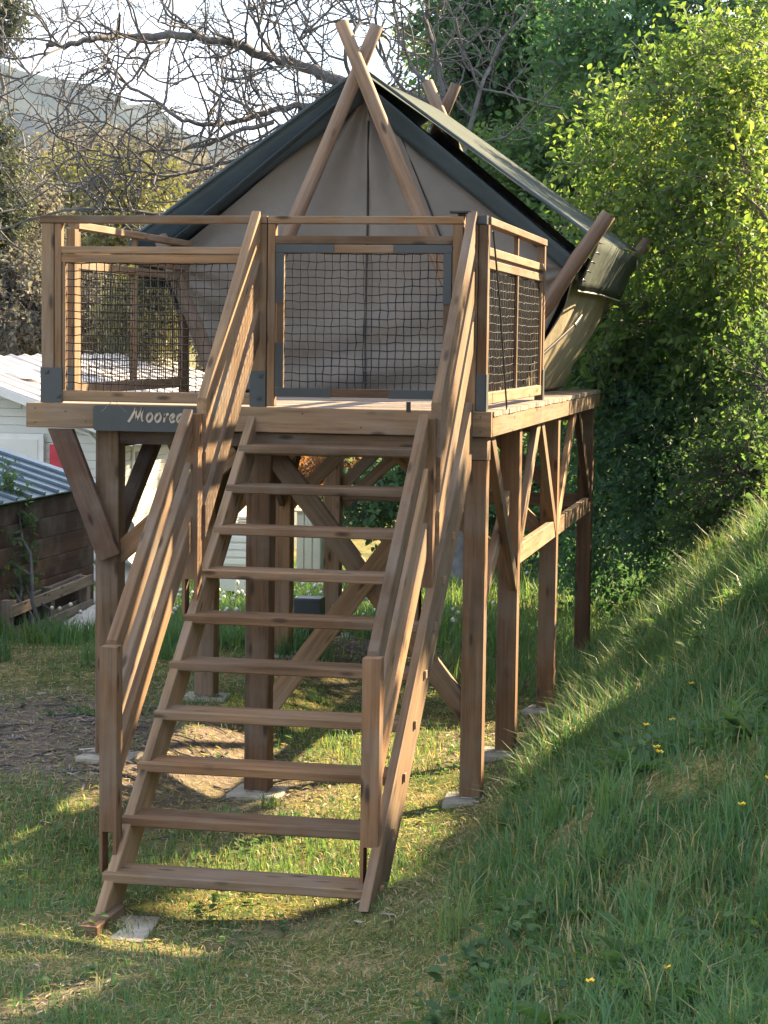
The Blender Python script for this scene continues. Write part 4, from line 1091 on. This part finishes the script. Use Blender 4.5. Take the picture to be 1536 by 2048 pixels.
tree('pine_tree', 'grey green pine cut off by the left picture edge', [B(-20, 300, 45, 90, 24, .8), B(-10, 520, 60, 90, 24, .8), B(5, 420, 45, 60, 24, .6), B(-40, 120, 45, 60, 24, .6), B(15, 25, 34, 38, 24, .4), B(-30, 60, 40, 60, 24, .5)],
     [(c[0] - .35, 24, -.3), (c[0] - .35, 24, 3), (c[0] - .3, 24, 5), (c[0] - .35, 24, 7)], M['l_pine'], M['bark'], 14000, .085, 361, .16, thr=.40, spray_len=.3, clump=1.8)

# the big bare walnut behind the tent
rg = np.random.default_rng(77)
WY = 11.0
walnut = thing('bare_tree', 'large leafless tree with gnarled limbs spreading left behind the tent', 'tree', (float(at(905, 300, Y=WY)[0]), WY, 0))
TL = Tubes(); TW = Tubes()
def crooked(p, d, length, step, wob, up, flat=.55):
    P = [p]; d = d / np.linalg.norm(d)
    for _ in range(max(2, int(length / step))):
        d = d + rg.normal(0, wob, 3) * np.array([1, flat, 1]) + np.array([0, 0, up]); d = d / np.linalg.norm(d); P.append(P[-1] + d * step * rg.uniform(.7, 1.3))
    return np.array(P)
def twigs(P, r, depth, dens):
    n = max(1, int(dens * np.linalg.norm(np.diff(P, axis=0), axis=1).sum()))
    for _ in range(n):
        j = rg.integers(1, len(P)); T_ = P[min(j + 1, len(P) - 1)] - P[j - 1]; T_ = T_ / (np.linalg.norm(T_) + 1e-9)
        s = rg.normal(size=3) * np.array([1, .6, 1]); s = s - T_ * s.dot(T_); s = s / (np.linalg.norm(s) + 1e-9)
        d = T_ * rg.uniform(.1, .8) + s * 1.0 + np.array([0, 0, .12])
        ln = rg.uniform(.5, 1.25) * (1.05, .62, .30, .15)[depth]
        Q = crooked(P[j], d, ln, (.10, .075, .055, .045)[depth], (.20, .25, .24, .2)[depth], (.05, .05, .07, .1)[depth])
        r1 = (.0145, .0085, .0056, .0042)[depth]
        TW.add(Q, np.linspace(r1, r1 * .55, len(Q)), 5 if depth < 1 else 4, False)
        if depth < 3: twigs(Q, r1, depth + 1, (3.6, 5.4, 7.0)[depth])
LIMBS = [([(905, 560), (900, 300), (880, 215), (800, 190), (700, 172), (640, 148), (590, 128), (545, 118), (470, 88), (400, 74), (340, 70), (280, 74), (235, 72), (180, 78), (130, 92), (95, 90)], .13, .045),
         ([(880, 240), (780, 205), (700, 196), (620, 212), (560, 218), (500, 236), (450, 246), (405, 250), (350, 232), (300, 195), (250, 168), (205, 130)], .075, .022),
         ([(545, 245), (470, 262), (420, 290), (360, 300), (300, 300), (240, 318), (180, 300), (130, 300)], .045, .016),
         ([(640, 330), (560, 300), (480, 320), (400, 340), (330, 352), (260, 340)], .05, .018),
         ([(560, 420), (470, 380), (400, 400), (330, 430), (240, 420), (150, 415), (60, 440), (-20, 470)], .05, .016),
         ([(700, 172), (690, 100), (720, 40), (710, -30)], .04, .02), ([(560, 122), (520, 70), (500, 20), (490, -40)], .035, .016),
         ([(400, 74), (360, 40), (330, 10), (300, -30)], .035, .014), ([(235, 72), (240, 30), (232, -30)], .035, .014),
         ([(900, 300), (880, 130), (850, 40), (860, -40)], .06, .03), ([(880, 215), (830, 140), (800, 80), (790, 10), (770, -40)], .045, .018),
         ([(872, 240), (800, 170), (760, 110), (745, 60), (720, 0)], .035, .014), ([(905, 400), (960, 180), (1000, 90), (1060, 10)], .045, .02), ([(340, 70), (300, 110), (260, 160), (230, 200), (160, 230)], .03, .012),
         ([(470, 88), (440, 130), (450, 180), (420, 220), (400, 270), (405, 330)], .022, .010), ([(130, 92), (90, 110), (60, 150), (20, 165), (-20, 190)], .022, .010),
         ([(640, 148), (600, 80), (620, 30), (600, -20)], .03, .014),
         ([(700, 230), (620, 262), (560, 250), (500, 290), (440, 320), (390, 370)], .03, .012), ([(330, 300), (260, 270), (200, 240), (120, 250), (40, 300)], .022, .010), ([(545, 118), (500, 150), (520, 200), (480, 240), (500, 300)], .02, .010), ([(240, 318), (190, 360), (110, 370), (30, 420)], .018, .010)]
for px, ra, rb in LIMBS:
    P = []
    for i_, (u, v) in enumerate(px): P.append(at(u, v, Y=WY + .35 * math.sin(i_ * 1.3 + ra * 90)))
    P = np.array(P)
    Q = []
    for a0, b0 in zip(P[:-1], P[1:]):
        for s in np.linspace(0, 1, 5)[:-1]: Q.append(a0 * (1 - s) + b0 * s + rg.normal(0, .009, 3))
    Q.append(P[-1]); Q = np.array(Q)
    TL.add(Q, np.linspace(ra * .60, rb * .60, len(Q)), 8)
    if ra > .12: Pm = Q[6:]
    else: Pm = Q
    twigs(Pm, rb, 0, 4.4)
Pt = at(905, 560, Y=WY); TL.add([(Pt[0] + .25, WY, -.4), (Pt[0] + .12, WY, 1.2), (Pt[0] + .02, WY, 2.4), Pt], [.24, .18, .15, .12], 10)
mesh_obj('trunk', TL.mesh('limbs'), M['bark'], walnut)
mesh_obj('crown', TW.mesh('twigs'), M['bark'], walnut)

# unseen tree added to shade the stair foot; crown carved to leave sun gaps
def shade_keep(p, rg):
    gx = p[:, 0] - kx * p[:, 2]; gy = p[:, 1] - ky * p[:, 2]
    n = vnoise(np.stack([gx * 1.6, gy * 1.6, gx * 0], -1), 71) - .5; n2 = vnoise(np.stack([gx * 6, gy * 6, gx * 0], -1), 72) - .5
    f = (-1.25 + 1.93 * gx - gy) + n * 2.0 + n2 * .9                    # > 0: this side is shaded
    st = np.abs((gx + 1.0) - .47 * (gy + 3.35)) + n2 * .12 < .15         # the narrow streak across the lawn
    st &= (gx < -.55)
    u, v, d = project(p)
    seen = (u < 1560) & (u > -60) & (v > -60)
    lo = (gy + n2 * .3 + n * .4 < -2.63 + .333 * gx - .20) & (gx > -3.2) & (gx < -.1)      # the lawn in front of the stairs
    z3 = (gx > -2.1 + n * .3) & (gx < -1.22 + n2 * .3) & (gy > -3.02 + .333 * (gx + 1.4) + .22) & (gy < -.1)    # lawn left of the stairs
    for yp in (.11, 1.46): z3 &= np.abs(gy - (yp + ky / kx * (gx + .03))) > .12
    dap = (gx > -.35) & (gy > -2.6) & (vnoise(np.stack([gx * 3.4, gy * 3.4, gx * 0], -1), 74) + .4 * n2 < .44)   # holes cut in the crown to dapple the bank
    return ((f > 0) | lo | z3) & ~st & ~seen & ~dap
shrub('unseen_shade_tree', 'unseen tree added on the right, upslope of the stairs, to shade the lawn', 'tree',
      [((4.6, 1.6, 5.2), (2.2, 2.6, 1.6)), ((3.2, .2, 3.6), (1.2, 1.8, 1.0)), ((5.8, 4.2, 6.4), (1.8, 2.0, 1.4)), ((3.4, -2.0, 4.2), (1.4, 1.6, 1.2)), ((3.2, .6, 4.6), (1.3, 1.2, 1.2)), ((3.2, 3.8, 4.5), (1.2, 1.7, 1.2))],
      M['l_mid'], M['bark'], 46000, .125, 401, spray_len=.45, thr=.30, stems=8, keep=shade_keep, base=(4.6, 1.8))

# ------------------------------------------------------------------ grass
def blades(X, Y, Lh, Wd, lean, tint, rg, seg=2):
    n = len(X); Z = ground_z(X, Y) - .004
    az = rg.uniform(0, 2 * math.pi, n); d = np.stack([np.cos(az), np.sin(az), 0 * az], -1); sd = np.stack([-np.sin(az + rg.normal(0, .5, n)), np.cos(az), 0 * az], -1); sd = norm(sd)
    b = np.stack([X, Y, Z], -1); up = np.array([0, 0, 1.0]); le = lean[:, None]; h = Lh[:, None]; w = (Wd * .5)[:, None]
    if seg == 1:
        tip = b + norm(up + d * le) * h
        V = np.stack([b - sd * w, b + sd * w, tip], 1).reshape(-1, 3); F = np.arange(n * 3).reshape(-1, 3); return V, [F], np.repeat(tint, 3)
    mid = b + norm(up + d * le * .45) * h * .55; tip = mid + norm(up * (1 - .55 * np.clip(le, 0, 2)) + d * le * 1.25) * h * .5
    V = np.stack([b - sd * w, b + sd * w, mid + sd * w * .8, mid - sd * w * .8, tip], 1).reshape(-1, 3)
    k = np.arange(n)[:, None] * 5
    return V, [k + np.array([[0, 1, 2, 3]]), k + np.array([[3, 2, 4]])], np.repeat(tint, 5)
def build_grass(name, X, Y, Lh, Wd, lean, tint, rg, label):
    V, Fs, t_ = blades(X, Y, Lh, Wd, lean, tint, rg)
    o = mesh_obj(name, np_mesh(name, V, Fs, t_), M['grass']); tag(o, label, None, None, 'stuff'); return o
rg = np.random.default_rng(5)
def in_view(X, Y, m=220):
    u, v, d = project(np.stack([X, Y, ground_z(X, Y)], -1)); return (u > -m) & (u < 1536 + m) & (v < 2048 + m * 1.5) & (d > 1)
def sample(n, xr, yr, dens):
    X = rg.uniform(*xr, n); Y = rg.uniform(*yr, n); k = rg.uniform(0, 1, n) < dens(X, Y); X, Y = X[k], Y[k]; k = in_view(X, Y); return X[k], Y[k]
def pn(X, Y, f, s): return vnoise(np.stack([X * f, Y * f, X * 0], -1), s)
# short mown turf
def d_short(X, Y):
    ds = np.interp(Y, [-7, -2, 2, 8, 14], [1, .85, .5, .25, .12])
    return ds * (1 - .93 * dirt_amt(X, Y)) * (.45 + .75 * pn(X, Y, 2.0, 31)) * (1 - .85 * sstep(.25, .7, X) * sstep(-4.6, -2.5, Y))
X, Y = sample(760000, (-7, 3), (-6.6, 12), d_short)
n = len(X); pt = pn(X, Y, 1.3, 32); pf = pn(X, Y, 5.0, 33)
lush = sstep(.45, .75, pt)
Lh = (.020 + .036 * rg.uniform(0, 1, n) ** 1.5) * (.8 + .9 * lush) * (1 + .5 * sstep(3, 9, Y))
dry = rg.uniform(0, 1, n) < np.clip(.52 - .34 * lush + .35 * dirt_amt(X, Y) + .3 * (pf - .5), .03, .8)
tint = np.where(dry, rg.uniform(.74, 1, n), rg.uniform(.05, .62, n) * (.6 + .6 * pt))
lean = np.where(dry, rg.uniform(.8, 2.4, n), rg.uniform(.1, 1.1, n))
build_grass('lawn_grass', X, Y, Lh, rg.uniform(.0035, .0075, n), lean, tint, rg, 'short patchy mown grass round the stairs and under the deck')
# long grass on the bank
def d_bank(X, Y): return sstep(.02, .38, X - np.interp(Y, [-7, -5, -3.4, -2.4, -1, 2, 8], [.55, .55, .30, .12, .16, .10, .3])) * (.25 + .75 * sstep(.25, .6, pn(X, Y, 2.6, 34)))
X, Y = sample(300000, (-.2, 3.4), (-7.2, 9.5), d_bank)
n = len(X); tf = pn(X, Y, 2.2, 35); up_ = sstep(-3, 1, Y)
Lh = (.07 + .17 * rg.uniform(0, 1, n) ** 1.6) * (.45 + .95 * tf) * (.85 + .35 * up_)
dry = rg.uniform(0, 1, n) < .10 + .25 * sstep(.58, .8, pn(X, Y, 1.7, 36))
tint = np.where(dry, rg.uniform(.72, 1, n), np.clip(rg.uniform(.0, .55, n) + .12 * (pn(X, Y, .9, 37) - .4), 0, .68))
build_grass('bank_grass', X, Y, Lh, rg.uniform(.004, .009, n), rg.uniform(.15, 1.5, n), tint, rg, 'long arching grass on the bank right of the stairs')
# tufts
cx_, cy_ = sample(430, (-.1, 2.4), (-6.8, 6), lambda X, Y: (X > .25) * 1.0 * pn(X, Y, 1.3, 38))
lx_, ly_ = sample(120, (-5, .2), (-5, 3), lambda X, Y: .8 * pn(X, Y, 1.1, 39))
bx_, by_ = sample(240, (-6.5, -1.9), (3.2, 12), lambda X, Y: .9 + 0 * X)
CXs = np.concatenate([cx_, lx_, bx_]); CYs = np.concatenate([cy_, ly_, by_]); hs = np.concatenate([rg.uniform(.18, .36, len(cx_)), np.full(len(lx_), .09), np.full(len(bx_), .26)])
per = 60
X = np.repeat(CXs, per) + rg.normal(0, .045, len(CXs) * per); Y = np.repeat(CYs, per) + rg.normal(0, .045, len(CXs) * per)
n = len(X); tt_ = np.repeat(rg.uniform(0, .5, len(CXs)), per)
build_grass('grass_tuft', X, Y, np.repeat(hs, per) * rg.uniform(.45, 1.15, n), rg.uniform(.005, .010, n), rg.uniform(.15, 1.3, n), np.clip(tt_ + rg.uniform(-.1, .2, n), 0, .66), rg, 'scattered taller grass tufts')
# wild lawn behind the platform, long and seeding
X, Y = sample(80000, (-8, 2), (4.0, 19), lambda X, Y: np.interp(Y, [3.5, 6, 19], [.15, 1, .6]) * (1 - .9 * dirt_amt(X, Y)))
n = len(X)
build_grass('meadow_grass', X, Y, (.10 + .2 * rg.uniform(0, 1, n)) * (.6 + .8 * pn(X, Y, 1.0, 40)), rg.uniform(.007, .013, n), rg.uniform(.15, 1.2, n), np.clip(rg.uniform(.1, .66, n) + .2 * (pn(X, Y, .8, 44) - .5), 0, .75), rg, 'long meadow grass behind the platform')
# broad leaved weeds: rosettes and creeping leaves on the bank
wx, wy = sample(2600, (-.1, 2.2), (-6.8, 5), lambda X, Y: (X > .3) * sstep(.50, .66, pn(X, Y, 1.5, 45)))
vx, vy = sample(500, (-5, .1), (-5, 4), lambda X, Y: .6 * sstep(.45, .6, pn(X, Y, 1.5, 46)))
wx = np.concatenate([wx, vx]); wy = np.concatenate([wy, vy]); k = 7; big = np.concatenate([np.full(len(wx) - len(vx), 1.0), np.full(len(vx), .75)])
PX = np.repeat(wx, k); PY = np.repeat(wy, k); n = len(PX); an = rg.uniform(0, 6.28, n); hgt = rg.uniform(.01, .10, n) * np.repeat(big, k)
P = np.stack([PX + np.cos(an) * .015, PY + np.sin(an) * .015, ground_z(PX, PY) + hgt], -1)
V, F = leaf_arrays(P, np.stack([np.cos(an), np.sin(an), rg.uniform(-.1, .7, n)], -1), np.array([0, 0, 1.0]) + rg.normal(0, .25, (n, 3)), rg.uniform(.035, .075, n) * np.repeat(big, k), .62)
o = mesh_obj('broadleaf_weeds', np_mesh('broadleaf_weeds', V, F, np.repeat(rg.uniform(.1, .75, n), 6)), M['l_mid']); tag(o, 'low broad leaved weeds among the bank grass', None, None, 'stuff')
# litter: chips, roots and straw on the bare soil
X, Y = sample(90000, (-6, 1), (-5, 8), lambda X, Y: .04 + .96 * dirt_amt(X, Y) * sstep(.3, .6, pn(X, Y, 3.0, 47)))
n = len(X); an = rg.uniform(0, 6.28, n); ln = rg.uniform(.02, .085, n)
d3 = np.stack([np.cos(an), np.sin(an), rg.normal(0, .15, n)], -1)
V, F = leaf_arrays(np.stack([X, Y, ground_z(X, Y) + .004 + .008 * rg.uniform(0, 1, n)], -1), d3, np.array([0, 0, 1.0]) + rg.normal(0, .3, (n, 3)), ln, .16, .1, .05)
o = mesh_obj('wood_litter', np_mesh('wood_litter', V, F, np.repeat(rg.uniform(0, 1, n), 6)), M['litter']); tag(o, 'dry chips, straw and twigs on the bare soil', None, None, 'stuff')
X, Y = sample(60000, (-5, 1.2), (-5.5, 6), lambda X, Y: np.interp(Y, [-5.5, 0, 6], [1, .7, .3]) * (.15 + .85 * pn(X, Y, 2.3, 49)) * (1 - sstep(.3, .8, X)))
n = len(X); an = rg.uniform(0, 6.28, n)
V, F = leaf_arrays(np.stack([X, Y, ground_z(X, Y) + .006 + .022 * rg.uniform(0, 1, n)], -1), np.stack([np.cos(an), np.sin(an), rg.normal(0, .25, n)], -1), np.array([0, 0, 1.0]) + rg.normal(0, .3, (n, 3)), rg.uniform(.025, .07, n), .10, .1, .12)
o = mesh_obj('dry_clippings', np_mesh('dry_clippings', V, F, np.repeat(rg.uniform(.74, 1, n), 6)), M['grass']); tag(o, 'pale dry grass clippings lying on the lawn', None, None, 'stuff')
dx_, dy_ = sample(70, (.3, 2.0), (-6.4, 3), lambda X, Y: .3 + .7 * (pn(X, Y, 1.1, 50) > .5))
PX = np.repeat(dx_, 6); PY = np.repeat(dy_, 6); n = len(PX); an = rg.uniform(0, 6.28, n)
V, F = leaf_arrays(np.stack([PX, PY, ground_z(PX, PY) + .01], -1), np.stack([np.cos(an), np.sin(an), rg.uniform(.5, 1.6, n)], -1), np.stack([-np.cos(an) * .6, -np.sin(an) * .6, 0 * an + 1], -1), rg.uniform(.09, .19, n), .34, .3, .5)
o = mesh_obj('dock_plants', np_mesh('dock_plants', V, F, np.repeat(rg.uniform(.2, .8, n), 6)), M['l_mid']); tag(o, 'broad dock leaves scattered through the bank grass', None, None, 'stuff')
T = Tubes(); X, Y = sample(90, (-4.2, -1.2), (-1.4, 2.2), lambda X, Y: dirt_amt(X, Y))
for x_, y_ in zip(X, Y):
    a_ = rg.normal(.2, .5); ln = rg.uniform(.12, .45); S_ = np.linspace(-.5, .5, 7); px = x_ + np.cos(a_) * S_ * ln; py = y_ + np.sin(a_) * S_ * ln + .02 * np.sin(S_ * 6)
    T.add(np.stack([px, py, ground_z(px, py) + .004 + .012 * np.cos(S_ * 3)], -1), np.linspace(.009, .004, 7) * rg.uniform(.6, 1.3), 5, False)
o = mesh_obj('surface_roots', T.mesh('roots'), M['bark']); tag(o, 'thin roots and sticks lying across the bare soil', None, None, 'stuff')
# seed heads in the meadow
X, Y = sample(420, (-5.4, -1.2), (5.0, 12), lambda X, Y: .35 + .65 * (pn(X, Y, 1.0, 48) > .5))
bm = bmesh.new(); bmesh.ops.create_icosphere(bm, subdivisions=1, radius=1.0); iv = np.array([v.co[:] for v in bm.verts]); fi = np.array([[v.index for v in f.verts] for f in bm.faces]); bm.free()
Z = ground_z(X, Y) + rg.uniform(.14, .32, len(X)); R_ = rg.uniform(.016, .026, len(X))
V = (np.stack([X, Y, Z], -1)[:, None] + iv[None] * R_[:, None, None]).reshape(-1, 3); F = (np.arange(len(X))[:, None, None] * len(iv) + fi[None]).reshape(-1, 3)
o = mesh_obj('seed_heads', np_mesh('seed_heads', V, F, None, True), M['seedhead']); tag(o, 'white dandelion seed heads in the meadow grass', None, None, 'stuff')
# buttercups on the bank
def buttercup(lab, x_, y_, h):
    zb = float(ground_z(x_, y_)); r = thing('buttercup', 'yellow ' + lab, 'flower', (x_, y_, zb), 'buttercups scattered over the bank')
    T = Tubes(); tx, ty = rg.normal(0, .02, 2); T.add([(x_, y_, zb - .01), (x_ + tx * .4, y_ + ty * .4, zb + h * .5), (x_ + tx, y_ + ty, zb + h)], [.002, .0017, .0014], 5, False)
    mesh_obj('stem', T.mesh('stem'), M['stem'], r)
    an = np.arange(5) * 2 * math.pi / 5; c0 = np.array([x_ + tx, y_ + ty, zb + h]); tl = rg.normal(0, .35, 2)
    D = np.stack([np.cos(an), np.sin(an), .45 + .4 * (np.cos(an) * tl[0] + np.sin(an) * tl[1])], -1)
    V, F = leaf_arrays(np.repeat(c0[None], 5, 0), D, np.array([[tl[0] * .3, tl[1] * .3, 1.0]]).repeat(5, 0), np.full(5, .020), .95, -.2, -.1)
    mesh_obj('petals', np_mesh('petals', V, F), M['petal'], r)
FLOWERS = [((1272, 1308), 'buttercup highest on the bank, close to the last right post'), ((1388, 1370), 'buttercup on the upper bank midway between the posts and the right edge'),
           ((1292, 1452), 'uppermost buttercup of the little cluster in the middle of the bank'), ((1335, 1438), 'buttercup a little right of the cluster in the middle of the bank'),
           ((1300, 1495), 'left buttercup of the close pair in the middle of the bank'), ((1322, 1506), 'right buttercup of the close pair in the middle of the bank'),
           ((1528, 1560), 'buttercup at the right picture edge halfway up the bank'), ((1490, 1612), 'buttercup below and left of the one at the right picture edge'),
           ((1192, 1965), 'left one of the two buttercups in the foreground grass'), ((1334, 1938), 'right one of the two buttercups in the foreground grass'),
           ((1490, 1150), 'buttercup near the crest of the bank at the right edge')]
for (u, v), lab in FLOWERS:
    for Y_ in np.arange(-6.5, 6, .05):                 # where the line of sight meets the grass top
        p_ = at(u, v, Y=Y_)
        if p_[2] < ground_z(p_[0], p_[1]) + .13: break
    buttercup(lab, float(p_[0]), float(p_[1]), max(.08, float(p_[2] - ground_z(p_[0], p_[1]))))

# ------------------------------------------------------------------ air
hz, t, b = new_mat('haze_air'); t.nodes.remove(b)
pv = t.nodes.new('ShaderNodeVolumePrincipled'); pv.inputs['Density'].default_value = .00009
pv.inputs['Color'].default_value = (.20, .42, .95, 1); pv.inputs['Anisotropy'].default_value = 0.0
t.links.new(pv.outputs[0], t.nodes['Material Output'].inputs['Volume'])
bm = bmesh.new(); bmesh.ops.create_cube(bm, size=1); me = bpy.data.meshes.new('haze'); bm.to_mesh(me); bm.free()
zt = float(HZ.max()) + 12
hb = mesh_obj('haze', me, hz); hb.scale = (5200, 5200, zt + 40); hb.location = (0, 0, (zt - 40) / 2); tag(hb, kind='stuff')

# screws in the front boards
for (xx, zz) in ((-2.60, 2.17), (-2.60, 2.09), (-2.42, 2.155), (-2.30, 2.10), (-1.05, 2.17), (-.72, 2.10), (-.30, 2.16), (-.06, 2.17), (-.06, 2.09)):
    bx(plat, 'screw', xx - .004, xx + .004, -.0025, -.0005, zz - .004, zz + .004, M['metal_dark'], .001)
